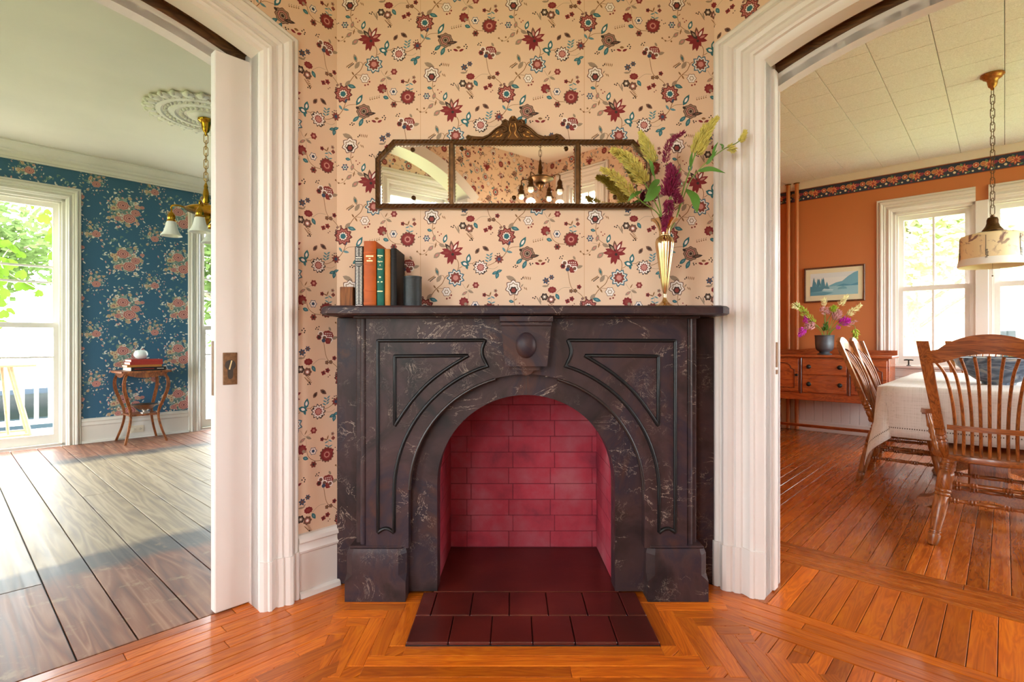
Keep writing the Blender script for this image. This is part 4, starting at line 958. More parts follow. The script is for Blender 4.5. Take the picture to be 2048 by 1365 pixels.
# shelf with clipped corners
sx0, sx1, sy = -.774, .762, -.223
def shp(i, cc): return [(sx0+i, .021), (sx0+i, sy+cc+i), (sx0+cc+i, sy+i), (sx1-cc-i, sy+i), (sx1-i, sy+cc+i), (sx1-i, .021)]
mb = MB(); lay = [(1.097, .008, .036), (1.103, .0, .038), (1.124, .0, .038), (1.1285, .004, .037), (1.132, .009, .036)]
vs = [(x, y, z) for z, i, cc in lay for x, y in shp(i, cc)]; fs = [tuple(range(6))[::-1], tuple(range(24, 30))]
for i in range(4):
    for k in range(6): fs.append((i*6+k, i*6+(k+1) % 6, (i+1)*6+(k+1) % 6, (i+1)*6+k))
mb.add(vs, fs).obj('shelf', fm, mt, None, 30)
MB().bbox(-.665, .665, -.15, .0, 1.087, 1.0975, .003).obj('bed_mould', fm, mt, None, 30)
# keystone
ks = empty('keystone', None, mt); KC = -.003
MB().prism([(KC-.094, 1.058), (KC+.094, 1.058), (KC+.078, .905), (KC-.078, .905)], zf, -.198, -.13).obj('block', fm, ks, None, 30)
MB().bbox(KC-.099, KC+.099, -.212, -.13, 1.072, 1.093, .002).bbox(KC-.0955, KC+.0955, -.204, -.13, 1.056, 1.0722, .003).obj('cap', fm, ks, None, 30)
MB().ball((KC, -.196, .984), .039, .028, .049, 24, 14).obj('boss', fm, ks, None, 60)
MB().prism([(KC-.055, .905), (KC+.055, .905), (KC+.048, .889), (KC-.048, .889)], zf, -.172, -.13).prism([(KC-.032, .889), (KC+.032, .889), (KC+.018, .874), (KC, .868), (KC-.018, .874)], zf, -.160, -.13).obj('drop', fm, ks, None, 30)
# black incised lines
def P(x, y): return ((x-1024)/1067*2.06-FX, 1+(682.5-y)/1067*2.06)
def groove(pts, nm):
    q = [(u, -.1325, v) for u, v in pts]; MB().tube(q, .0095, 8, True, .75).obj(nm, 'black_groove', mt, None, 60)
Rg, zg = 264/1067*2.06, 1+(682.5-985)/1067*2.06
for sg in (-1, 1):
    tl = P(755.8, 682); tr = P(970.6, 681); br = P(976, 733); xl = tl[0]; yb = P(0, 1066)[1]; xr = P(789.5, 0)[0]
    pts = [(xl, yb), (xl, tl[1]), (tr[0], tr[1])]
    pts += [(tr[0]-.018*sin(pi*i/6)+(br[0]-tr[0])*i/6, tr[1]+(br[1]-tr[1])*i/6) for i in range(1, 6)]+[br]
    a0 = atan2(br[1]-zg, br[0]-(P(1052, 0)[0])); cxg = P(1052, 0)[0]
    pts += [(cxg+Rg*cos(a0+(pi-a0)*i/24), zg+Rg*sin(a0+(pi-a0)*i/24)) for i in range(1, 25)]
    xe = cxg-Rg; pts += [(xe, yb)]+[(xe+(xl-xe)*i/6, yb+.017*sin(pi*i/6)) for i in range(1, 6)]
    def dens(p): 
        o = []
        for i in range(len(p)):
            a, b = Vector(p[i]), Vector(p[(i+1) % len(p)]); o.append(tuple(a)); L = (b-a).length
            if L > .03: o += [tuple(a+(b-a).normalized()*.003), tuple(b-(b-a).normalized()*.003)]
        return o
    # inner triangle
    R2 = Rg+.083; it, ir, ib = P(789.5, 713), P(937, 711.5), P(789.5, 852)
    A = Vector(ir); B = Vector(ib); tri = [it, ir]+[tuple(A+(B-A)*i/14+Vector((-.70, .72))*.03*sin(pi*i/14)) for i in range(1, 14)]+[ib]
    fl_ = (lambda p: p) if sg < 0 else (lambda p: [(-2*.0-u, v) for u, v in p])
    groove(fl_(dens(pts)), 'incised_line'); groove(fl_(dens(tri)), 'incised_line')

# ---------------------------------------------------------------- mirror
mw = empty('wall_mirror', Matrix.Translation((.005, 2.213, 1.545)) @ Matrix.Rotation(radians(.8), 4, 'X'), label='long three pane mirror in a carved bronze frame with leafy crest', cat='mirror')
mb_, tilt = 0, 0
ML, MR, MH = -.567, .568, .283
outl = [(ML, 0), (ML, .203), (ML+.074, MH), (MR-.074, MH), (MR, .203), (MR, 0)]
f2 = lambda u, v, h: (u, -.014-h, v)
MB().sweep(outl[::-1], [(-.020, .004), (-.018, .012), (-.010, .016), (-.002, .012), (0, .004), (0, -.006), (-.020, -.006)], f2, -1.0, True).obj('frame', 'bronze', mw, None, 30)
# rope twist on the frame
mb = MB(); per = outl+[outl[0]]; ins_ = [(ML+.01, .01), (ML+.01, .199), (ML+.078, MH-.01), (MR-.078, MH-.01), (MR-.01, .199), (MR-.01, .01)]
for i in range(6):
    a, b = Vector(ins_[i]), Vector(ins_[(i+1) % 6]); n = int((b-a).length/.017); d = (b-a).normalized(); nn = Vector((-d.y, d.x))
    for k in range(n):
        c = a+(b-a)*(k+.5)/n; mb.tube([f2(*(c-d*.007-nn*.006), .014), f2(*c, .0175), f2(*(c+d*.007+nn*.006), .014)], .0022, 5)
mb.obj('frame_twist', 'rope_bronze', mw, None, 60, kind='stuff')
zc = .014
for x0, x1, cl, cr in ((ML+.018, -.261, 1, 0), (-.244, .256, 0, 0), (.273, MR-.018, 0, 1)):
    p = [(x0, .018)]+([(x0, .195), (x0+.062, MH-.019)] if cl else [(x0, MH-.019)])+([(x1-.062, MH-.019), (x1, .195)] if cr else [(x1, MH-.019)])+[(x1, .018)]
    pn = MB().prism(p, f2, -.006, .001).obj('mirror_pane', 'mirror_silver', mw, None, 30)
    # scalloped edge ground into the glass
    mb = MB()
    for i in range(len(p)):
        a, b = Vector(p[i]), Vector(p[(i+1) % len(p)]); n = max(2, int((b-a).length/.013)); d = (b-a)/n; nn = Vector((d.y, -d.x)).normalized()
        for k in range(n):                                  # ground facets, tipped outwards
            q = [(a+d*k, .0005), (a+d*(k+1), .0005), (a+d*(k+1)+nn*.0045, .0028), (a+d*(k+.5)+nn*.0095, .0034), (a+d*k+nn*.0045, .0028)]; mb.add([f2(v.x, v.y, h) for v, h in q], [(0, 1, 2, 3, 4)])
    mb.obj('cut_edge', 'mirror_silver', pn, None, 0, kind='stuff')
for x in (-.2525, .2645):
    MB().bbox(x-.0085, x+.0085, -.026, -.01, .012, MH-.012, .003).obj('glazing_bar', 'bronze', mw, None, 30)
for x, y in ((-.413, .242), (-.410, .045), (-.212, .246), (.003, .045), (.217, .246), (.414, .246), (.418, .048)):
    m = Matrix.Translation((x, -.015, y)) @ Matrix.Rotation(pi/2, 4, 'X'); MB().lathe([(.0095, 0), (.0095, .003), (.0065, .0045), (.0055, .003), (.0035, .006), (1e-5, .0075)], 12, m).obj('rosette', 'bronze', mw, None, 40)
# carved crest
cr = empty('crest', Matrix.Translation((-.002, 0, MH-.002)), mw)
CRS = lambda x, y: ((x-965)/2048*225/1067*2.19, (490-y)/683*75/1067*2.19)   # sketched on the zoomed crest
body = [CRS(*p) for p in [(130, 488), (110, 440), (150, 400), (210, 420), (300, 430), (420, 435), (520, 395), (640, 290), (740, 230), (770, 190), (760, 150), (830, 115), (890, 150), (900, 110), (945, 60), (1000, 60), (1040, 110), (1060, 150), (1120, 115), (1190, 150), (1190, 200), (1230, 235), (1300, 280), (1420, 390), (1520, 425), (1660, 420), (1760, 380), (1840, 400), (1880, 440), (1930, 488)]]
MB().prism(body, lambda u, v, d: (u, d, v), -.024, -.012).obj('crest_board', 'bronze', cr, None, 30)
def rel(pts, r, m, y=-.026, nm='scroll'): MB().tube([(CRS(*p)[0], y, CRS(*p)[1]) for p in [tuple(q) for q in spline(pts, 5)]], r, 7).obj(nm, m, cr, None, 60)
for s in (1, -1):
    X = (lambda x: x) if s > 0 else (lambda x: 1936-x)
    rel([(X(x), y) for x, y in [(240, 478), (420, 470), (540, 410), (660, 300), (760, 250), (840, 265), (860, 320), (810, 350), (770, 320), (800, 300)]], .0036, 'bronze')
    rel([(X(x), y) for x, y in [(780, 200), (810, 150), (870, 160), (890, 230), (890, 330), (840, 420), (800, 470)]], .0034, 'bronze')
    rel([(X(x), y) for x, y in [(130, 450), (160, 420), (200, 440), (180, 475), (150, 460)]], .0028, 'bronze')
    rel([(X(x), y) for x, y in [(930, 200), (905, 300), (930, 380), (880, 460)]], .003, 'bronze_gilt')
    for x, y, a in ((690, 360, .7), (620, 430, .5), (700, 440, .2), (760, 410, 1.1)):
        u, v = CRS(X(x), y); m = Matrix.Translation((u, -.025, v)) @ Matrix.Rotation(-s*a, 4, 'Y'); MB().ball((0, 0, 0), .009, .004, .0045, 8, 6, m).obj('acanthus_leaf', 'bronze_gilt', cr, None, 60)
u, v = CRS(968, 250); MB().ball((u, -.027, v), .0055, .005, .0055).obj('crest_boss', 'bronze_gilt', cr, None, 60)
u, v = CRS(968, 85); MB().ball((u, -.025, v), .005, .004, .004).obj('crest_bud', 'bronze_gilt', cr, None, 60)
u, v = CRS(975, 135); MB().tube([(u-.008, -.026, v-.001), (u, -.028, v+.002), (u+.008, -.026, v-.001)], .0026, 7).obj('crest_leaf', 'bronze', cr, None, 60)

# ---------------------------------------------------------------- things on the mantel shelf
SZ = 1.1322
def flat_text(txt, size, mat, parent, mtx, extrude=.0002, nm='lettering'):
    cu = bpy.data.curves.new('lettering', 'FONT'); cu.body = txt; cu.size = size; cu.align_x = 'CENTER'; cu.align_y = 'CENTER'; cu.extrude = extrude
    tmp = bpy.data.objects.new('lettering', cu); COL.objects.link(tmp); dg = bpy.context.evaluated_depsgraph_get(); me = bpy.data.meshes.new_from_object(tmp.evaluated_get(dg)); bpy.data.objects.remove(tmp)
    me.materials.clear(); me.materials.append(MATS[mat]); o = bpy.data.objects.new(nm, me); COL.objects.link(o); place(o, parent, mtx); return o
def marks(w, h, z, y, mat, parent, seed, x=0.0):          # a line of print too small to read
    rg = random.Random(seed); mb = MB(); u = x-w/2
    while u < x+w/2-.0006:
        d = rg.uniform(.0012, .003)*h/.006; mb.box(u, min(u+d*.75, x+w/2), y-.0003, y, z-h/2*rg.uniform(.7, 1), z+h/2*rg.uniform(.7, 1)); u += d
    mb.obj('lettering', mat, parent, None, 0, kind='stuff')
SPR = Matrix.Rotation(pi/2, 4, 'X')                         # text facing -y
def book(x0, x1, h, dep, y, mat, label, lean=0.0, rib=()):
    w = x1-x0; e = empty('book', WM((x0+x1)/2, y, SZ) @ Matrix.Rotation(lean, 4, 'Y'), label=label, cat='book', group='books between the bookend and the canister')
    MB().bbox(-w/2+.003, w/2-.003, .006, dep-.004, .004, h-.004, .001).obj('pages', 'paper', e, None, 0)
    mb = MB(); mb.bbox(-w/2, -w/2+.003, .004, dep, 0, h, .0008).bbox(w/2-.003, w/2, .004, dep, 0, h, .0008); mb.obj('cover_boards', mat, e, None, 30)
    pr = [(-w/2, .006), (-w/2, .002), (-w*.36, -.002), (0, -.0035), (w*.36, -.002), (w/2, .002), (w/2, .006)]
    sp = MB().prism(pr, lambda u, v, d: (u, v, d), 0, h).obj('spine', mat, e, None, 50)
    for z in rib: MB().prism([(u*1.02, v-.0022) for u, v in pr], lambda u, v, d: (u, v, d), z-.003, z+.003).obj('raised_band', mat, sp, None, 50)
    return e, sp, w
YB = 2.045
b, sp, w = book(-.6025, -.5685, .231, .15, YB, 'print_black', 'slim black book with a white leafy pattern on its spine')
mb = MB()
for i in range(26):
    z = .008+i*.0056
    for s in (-1, 1): mb.c = None; mb.add([(s*.002, -.0042, z), (s*.002, -.0042, z+.002), (s*.011, -.0036, z+.006), (s*.012, -.0036, z+.004)], [(0, 1, 2, 3)])
for i in range(6):
    z = .192+i*.0056
    for s in (-1, 1): mb.add([(s*.002, -.0042, z), (s*.002, -.0042, z+.002), (s*.011, -.0036, z+.006), (s*.012, -.0036, z+.004)], [(0, 1, 2, 3)])
mb.box(-.013, .013, -.0045, -.004, .004, .006).box(-.013, .013, -.0045, -.004, .158, .1595).box(-.013, .013, -.0045, -.004, .166, .168)
mb.obj('spine_pattern', 'board_white', sp, None, 0, recalc=False, kind='stuff')
flat_text('BOOK', .009, 'board_white', sp, Matrix.Translation((0, -.0045, .178)) @ SPR); marks(.024, .005, .187, -.0042, 'board_white', sp, 1)
b, sp, w = book(-.567, -.5195, .25, .165, YB-.006, 'leather_orange', 'tall thick orange leather book with raised bands', rib=(.012, .062, .112, .162, .205))
marks(.028, .006, .192, -.0037, 'gilt', sp, 2); marks(.007, .004, .183, -.0037, 'gilt', sp, 3); marks(.023, .006, .174, -.0037, 'gilt', sp, 4)
b, sp, w = book(-.518, -.4905, .221, .14, YB-.002, 'cloth_green', 'green cloth book with gilt lettering')
for tx, sz, z in (('Agnes', .008, .172), ('&', .007, .158), ('Easter', .0075, .143)): flat_text(tx, sz, 'gilt', sp, Matrix.Translation((0, -.0042, z)) @ SPR)
for w_, h_, z, s_, x_ in ((.020, .005, .194, 5, 0), (.008, .002, .187, 6, 0), (.008, .007, .112, 7, 0), (.005, .005, .094, 8, -.007), (.006, .005, .094, 9, .006), (.021, .0045, .058, 10, 0)): marks(w_, h_, z, -.0037, 'gilt', sp, s_, x_)
b, sp, w = book(-.4895, -.4665, .221, .14, YB+.004, 'cloth_tan', 'plain tan orange book without lettering')
b, sp, w = book(-.465, -.443, .2235, .155, YB, 'leather_black', 'plain black book beside the metal canister', rib=(.012, .2, .187))
e = MB().bbox(-.026, .026, -.03, .06, 0, .076, .002).obj('bookend', 'bookend_wood', None, WM(-.632, 2.075, SZ, -.12), 30, label='small brown wooden block bookend holding up the books', cat='bookend')
ce = empty('canister', WM(-.3885, 2.085, SZ), label='dark ribbed metal canister closing the row of books', cat='canister')
pf = [(.034, 0), (.0355, .002)]
for i in range(24): z = .004+i*.0045; pf += [(.0355, z), (.0348, z+.0015), (.0355, z+.003)]
pf += [(.0362, .114), (.0362, .119), (.033, .12), (.032, .117)]
MB().lathe(pf, 32).obj('body', 'can_metal', ce, None, 50)
MB().lathe([(.0322, .112), (1e-5, .112)], 32, cap=False).obj('lid', 'can_metal', ce, None, 50)

# brass vase
VX, VY = .594, 2.075
vs_ = empty('vase', WM(VX, VY, SZ), label='slender fluted brass vase with a ruffled mouth on the mantel', cat='vase')
MB().lathe([(.041, 0), (.041, .002), (.036, .006), (.022, .012), (.012, .022), (.007, .034), (.0055, .044), (.0072, .048), (.0055, .052)], 32, cap=True).obj('foot', 'vase_gold', vs_, None, 50)
MB().lathe([(.0055, .052), (.009, .062), (.015, .10), (.022, .15), (.030, .205), (.0345, .238), (.0352, .252), (.031, .266), (.022, .274), (.0205, .279), (.0225, .282)], 48, None, 12, .045, cap=False).obj('body', 'vase_gold', vs_, None, 50)
MB().lathe([(.0205, .279), (.021, .292), (.025, .308), (.034, .326), (.050, .339), (.0515, .3405), (.049, .341), (.033, .329), (.023, .309), (.019, .292)], 48, None, 6, .06, cap=False).obj('mouth', 'vase_gold', vs_, None, 50)

# stems in the vase
def frond(mb, p, d, L, r):
    d = d.normalized(); x = d.orthogonal().normalized(); y = d.cross(x)
    b = p+d*L*.4; vs = [p, b+x*r, b+y*r, b-x*r, b-y*r, p+d*L]; mb.add(vs, [(0, 1, 2), (0, 2, 3), (0, 3, 4), (0, 4, 1), (5, 2, 1), (5, 3, 2), (5, 4, 3), (5, 1, 4)])
def plume(path, rad, n, L, seed, out=.8, up=.9):
    rg = random.Random(seed); P = spline(path, 10); mb = MB()
    n = int(n*1.9)
    for i in range(n):
        t = i/n; k = t*(len(P)-1); j = min(int(k), len(P)-2); c = P[j].lerp(P[j+1], k-j); ax = (P[j+1]-P[j]).normalized()
        R = rad*(sin(pi*min(.98, t*.8+.16))**.7)*(1.15-.72*t); a = rg.uniform(0, 2*pi); x = ax.orthogonal().normalized(); y = ax.cross(x); o = x*cos(a)+y*sin(a)
        q = c+o*R*rg.uniform(.15, .8); frond(mb, q, o*out+ax*up+Vector((rg.uniform(-.3, .3),)*3), L*rg.uniform(.8, 1.7)*(1.25-.5*t), L*.15)
    return mb
def leafblade(mb, pts, w, fold=.15):
    P = spline(pts, 6); n = len(P); L = []; R = []; M = []
    for i, p in enumerate(P):
        d = (P[min(i+1, n-1)]-P[max(i-1, 0)]).normalized(); s = d.cross(Vector((0, -1, .15))).normalized(); t = i/(n-1); ww = w*.5*sin(pi*min(1, t**.75))+.0004; nn = s.cross(d)
        L.append(p+s*ww+nn*ww*fold); R.append(p-s*ww+nn*ww*fold); M.append(p)
    o = len(mb.v); fs = []
    for i in range(n-1): fs += [(i, i+1, n+i+1, n+i), (n+i, n+i+1, 2*n+i+1, 2*n+i)]
    mb.add(L+M+R, fs)
DV = 2.07
mouth = Vector((VX, VY, SZ+.30))
def Q(x, y, d=DV): return px(1190+x*.293, 230+y*.293, d)
def stem(name, label, cat, path, r, parts, group='stems in the brass vase'):
    e = empty(name, Matrix.Translation(path[0]), label=label, cat=cat, group=group); inv = Matrix.Translation(-Vector(path[0]))
    mb = MB().tube([p for p in spline(path, 8)], r, 6); mb.v = [tuple(inv @ Vector(p)) for p in mb.v]; mb.obj('stem', 'stem_green', e, None, 60)
    for nm, m, mat in parts:
        m.v = [tuple(inv @ Vector(p)) for p in m.v]; m.obj(nm, mat, e, None, 60 if nm == 'leaf' else 0, recalc=(nm != 'leaf'))
    return e
def lf(pts, w): m = MB(); leafblade(m, pts, w); return m
base = Vector((VX, VY, SZ+.255))
stem('celosia', 'pale yellow celosia plume drooping lowest over the mirror', 'flower', [base, Q(440, 690), Q(330, 600, 2.04), Q(250, 535, 2.02)], .0022, [('plume', plume([Q(262, 545, 2.02), Q(190, 470, 2.0), Q(110, 400, 1.99), Q(45, 372, 1.99)], .019, 300, .013, 1), 'plume_yellow'), ('leaf', lf([Q(320, 520, 2.03), Q(260, 550, 2.0), Q(222, 592, 2.0)], .016), 'leaf_green')])
stem('celosia', 'broad pale yellow celosia plume leaning over the mirror corner', 'flower', [base, Q(450, 690), Q(390, 560, 2.05), Q(330, 450, 2.04)], .0024, [('plume', plume([Q(345, 470, 2.04), Q(270, 360, 2.03), Q(200, 285, 2.03), Q(120, 240, 2.02)], .030, 520, .015, 2), 'plume_yellow')])
stem('celosia', 'upright pale yellow celosia plume at the end of the mirror frame', 'flower', [base, Q(455, 690), Q(425, 520, 2.06), Q(390, 340, 2.06)], .0024, [('plume', plume([Q(400, 330, 2.06), Q(365, 240, 2.06), Q(335, 180, 2.06), Q(312, 125, 2.06)], .027, 420, .014, 3, .5, 1.1), 'plume_yellow'), ('leaf', lf([Q(400, 420, 2.05), Q(385, 340, 2.03), Q(365, 300, 2.03)], .014), 'leaf_green')])
stem('celosia', 'large golden green celosia plume in front of the white door surround', 'flower', [base, Q(560, 690), Q(600, 520, 2.07), Q(650, 370, 2.06), Q(690, 250, 2.06)], .0032, [('plume', plume([Q(690, 270, 2.06), Q(725, 180, 2.06), Q(765, 100, 2.06), Q(830, 25, 2.06)], .036, 620, .014, 4, .5, 1.1), 'plume_yellow'), ('leaf', lf([Q(650, 360, 2.05), Q(655, 300, 2.03), Q(665, 250, 2.03)], .012), 'leaf_green')])
mbl = [('leaf', lf([Q(760, 340, 2.05), Q(790, 300, 2.04), Q(835, 240, 2.04)], .014), 'leaf_green'), ('leaf', lf([Q(800, 290, 2.05), Q(815, 230, 2.04), Q(840, 185, 2.04)], .010), 'leaf_green'), ('leaf', lf([Q(870, 235, 2.05), Q(870, 210, 2.04), Q(850, 198, 2.04)], .010), 'leaf_green'), ('leaf', lf([Q(700, 385, 2.05), Q(790, 370, 2.02), Q(890, 397, 2.0)], .020), 'leaf_green')]
stem('green_sprig', 'arching green sprig with a yellow tip reaching across the door surround', 'sprig', [base, Q(560, 690), Q(640, 470, 2.06), Q(740, 345, 2.05), Q(870, 240, 2.05), Q(960, 195, 2.05), Q(1000, 165, 2.05)], .0020, [('plume', plume([Q(985, 185, 2.05), Q(1015, 150, 2.05), Q(1025, 110, 2.05)], .0085, 120, .010, 5), 'plume_yellow'), ('flower_tuft', plume([Q(900, 230, 2.05), Q(930, 225, 2.05), Q(950, 245, 2.05)], .011, 60, .013, 6), 'plume_yellow')]+mbl)
stem('amaranth', 'tall wine red amaranth with a bent over tip', 'flower', [base, Q(500, 690), Q(510, 540, 2.04), Q(490, 330, 2.04)], .0022, [('plume', plume([Q(482, 330, 2.04), Q(492, 235, 2.04), Q(530, 165, 2.04), Q(610, 115, 2.04)], .015, 240, .010, 7), 'plume_wine')])
stem('amaranth', 'dense wine red amaranth head in the middle of the bunch', 'flower', [base, Q(510, 690), Q(520, 560, 2.0)], .0022, [('plume', plume([Q(500, 560, 2.0), Q(520, 480, 1.99), Q(530, 410, 1.99), Q(505, 345, 2.0)], .040, 520, .014, 8), 'plume_wine'), ('leaf', lf([Q(450, 480, 2.0), Q(380, 560, 1.99), Q(330, 590, 1.99)], .030), 'leaf_green')])
stem('amaranth', 'wine red amaranth tassel hanging over the vase mouth', 'flower', [base, Q(520, 690), Q(540, 600, 1.99), Q(505, 570, 1.98)], .0020, [('plume', plume([Q(495, 575, 1.985), Q(505, 640, 1.98), Q(480, 720, 1.985), Q(468, 790, 1.99)], .020, 300, .012, 9), 'plume_wine'), ('plume', plume([Q(560, 610, 2.0), Q(565, 570, 1.99), Q(545, 535, 1.99)], .018, 140, .011, 10), 'plume_wine')])
stem('leafy_stem', 'green stem with a broad drooping leaf at the right of the vase', 'stem', [base, Q(560, 690), Q(590, 600, 2.05), Q(625, 510, 2.04)], .0022, [('leaf', lf([Q(620, 505, 2.04), Q(675, 560, 2.0), Q(690, 620, 1.99), Q(697, 670, 2.0)], .034), 'leaf_green'), ('leaf', lf([Q(600, 480, 2.05), Q(560, 420, 2.03), Q(590, 360, 2.03)], .016), 'leaf_green'), ('leaf', lf([Q(440, 440, 2.05), Q(400, 480, 2.02), Q(345, 560, 2.01)], .024), 'leaf_green')])
# ---------------------------------------------------------------- dining room furniture
def turned_leg(p_top, p_bot, r, mat, parent, nm='leg', n=14):
    prof = [(0, r*.9), (.05, r*.98), (.06, r*.88), (.07, r*.88), (.08, r*1.02), (.10, r*1.02), (.11, r*.9), (.12, r*.9), (.13, r*1.04), (.15, r*1.04), (.16, r*.92), (.17, r*.92), (.18, r*1.06), (.22, r*1.08), (.36, r*1.08), (.37, r*.94), (.38, r*1.07), (.40, r*1.07), (.41, r*.93), (.42, r*1.05), (.44, r*1.05), (.45, r*.92), (.46, r*1.0), (.6, r*.98), (.76, r*.82), (.835, r*.70), (.84, r*.82), (.855, r*.82), (.86, r*.68), (.875, r*.68), (.88, r*.84), (.90, r*.86), (.96, r*.76), (.99, r*.6), (1, r*.55)]
    return MB().turned(p_top, p_bot, prof, n).obj(nm, mat, parent, None, 50)
def turned_rail(p0, p1, r, parent, nm='stretcher'):
    pf = [(0, r*.6)]
    for c in (.14, .32, .68, .86): pf += [(c-.05, r*.75), (c-.035, r*1.25), (c-.02, r*.8), (c, r*1.35), (c+.02, r*.8), (c+.035, r*1.25), (c+.05, r*.75)]
    pf += [(.5, r*1.05)]; pf.sort(); pf += [(1, r*.6)]
    return MB().turned(p0, p1, pf, 10).obj(nm, 'chair_oak_x', parent, None, 50)
def chair(label, mtx, arms=False, group='oak spindle back dining chairs'):
    e = empty('dining_chair', mtx, label=label, cat='chair', group=group); S = .445
    # saddle seat
    n = 36; out = []
    for i in range(n):
        t = 2*pi*i/n; c, s = cos(t), sin(t); w = .235+.02*s; out.append((w*abs(c)**.7*(1 if c > 0 else -1), .225*abs(s)**.75*(1 if s > 0 else -1)))
    vs = []; lay = [(.90, S-.036), (.985, S-.030), (1.0, S-.018), (.985, S-.004), (.93, S), (.6, S-.008), (.25, S-.011)]
    for k, z in lay: vs += [(x*k, y*k, z) for x, y in out]
    fs = [tuple(range(n))[::-1], tuple((len(lay)-1)*n+k for k in range(n))]
    for i in range(len(lay)-1):
        for k in range(n): fs.append((i*n+k, i*n+(k+1) % n, (i+1)*n+(k+1) % n, (i+1)*n+k))
    MB().add(vs, fs).obj('seat', 'chair_oak_x', e, None, 50)
    ft = [(-.21, -.255), (.21, -.255), (-.225, .235), (.225, .235)]; tp = [(-.15, -.15), (.15, -.15), (-.16, .14), (.16, .14)]
    for (a, b), (c, d) in zip(tp, ft): turned_leg((a, b, S-.02), (c, d, 0), .031, 'chair_oak', e)
    def at(i, z): k = (S-.02-z)/(S-.02); return Vector((tp[i][0]+(ft[i][0]-tp[i][0])*k, tp[i][1]+(ft[i][1]-tp[i][1])*k, z))
    for z in (.17, .25):
        turned_rail(at(0, z+.05), at(1, z+.05), .0115, e); 
        for i, j in ((0, 2), (1, 3)): turned_rail(at(i, z), at(j, z), .0115, e)
        turned_rail(at(2, z+.03), at(3, z+.03), .0115, e)
    # back posts: turned at the bottom, flat above, leaning back
    for sg in (-1, 1):
        p0 = Vector((sg*.165, -.175, S-.02)); p1 = Vector((sg*.238, -.375, 1.0)); d = (p1-p0)
        q = d.to_track_quat('Z', 'Y').to_matrix().to_4x4(); L = d.length
        po = MB().turned(p0, p0+d*.26, [(0, .013), (.1, .016), (.3, .0205), (.45, .0215), (.52, .016), (.56, .0225), (.62, .017), (.68, .023), (.76, .0175), (.82, .0235), (.9, .020), (1, .022)], 14)
        m = Matrix.Translation(p0+d*.255) @ Matrix.Rotation(atan2(-(p1.y-p0.y), p1.z-p0.z), 4, 'X') @ Matrix.Rotation(atan2(p1.x-p0.x, p1.z-p0.z), 4, 'Y')
        vsq = []; 
        for k, (w, dd) in enumerate(((.019, .0175), (.021, .0165), (.023, .014), (.0235, .0125))):
            c = p0+d*(.255+.745*k/3); vsq += [c+Vector((x*w, y*dd, 0)) for x, y in ((-1, -1), (1, -1), (1, 1), (-1, 1))]
        fq = [(0, 3, 2, 1), (12, 13, 14, 15)]
        for k in range(3):
            for j in range(4): fq.append((k*4+j, k*4+(j+1) % 4, (k+1)*4+(j+1) % 4, (k+1)*4+j))
        po.add(vsq, fq); po.obj('back_post', 'chair_oak', e, None, 35)
    # crest rail, arched and bowed
    N = 20; vs = []; fs = []
    for i in range(N+1):
        t = i/N*2-1; x = t*.222; bow = -.03*(1-t*t); y = -.358+bow
        top = .955+.075*(max(0, 1-(t/.82)**2)**.8 if abs(t) < .82 else 0); bot = .895+.047*max(0, 1-(t/.75)**2) if abs(t) < .75 else .895+.0*(abs(t))
        yb = y+.022*(top-bot)/.1*.35
        vs += [(x, y-.011, bot), (x, y+.011, bot), (x, y+.011-.02, top), (x, y-.011-.02, top)]
    for i in range(N):
        for j in range(4): fs.append((i*4+j, i*4+(j+1) % 4, (i+1)*4+(j+1) % 4, (i+1)*4+j))
    fs += [(3, 2, 1, 0), tuple(N*4+j for j in range(4))]
    MB().add(vs, fs).obj('crest_rail', 'chair_oak_x', e, None, 35)
    # bent spindles and the mid rail
    for i in range(9):
        t = (i-4)/4; xb, xt = t*.128, t*.195
        yb = -.178-.02*(1-t*t)*1.2; zt = .93-.02*abs(t)
        P = [(xb, yb, S-.01), (xb*.98, yb-.035, .58), (xb*1.06, yb-.075, .72), (xb+(xt-xb)*.45, yb-.13, .84), (xt, -.36-.028*(1-t*t), zt)]
        MB().tube(spline(P, 5), [.0072]*10+[.0068]*11, 8).obj('spindle', 'chair_oak', e, None, 60)
    pts = [(x*.155, -.232-.022*(1-x*x), .583) for x in [k/6-1 for k in range(13)]]; vs = []; fs = []
    for x, y, z in pts: vs += [(x, y-.016, z-.012), (x, y-.006, z-.012), (x, y-.008, z+.012), (x, y-.018, z+.012)]
    for i in range(12):
        for j in range(4): fs.append((i*4+j, i*4+(j+1) % 4, (i+1)*4+(j+1) % 4, (i+1)*4+j))
    fs += [(3, 2, 1, 0), tuple(48+j for j in range(4))]
    MB().add(vs, fs).obj('mid_rail', 'chair_oak_x', e, None, 35)
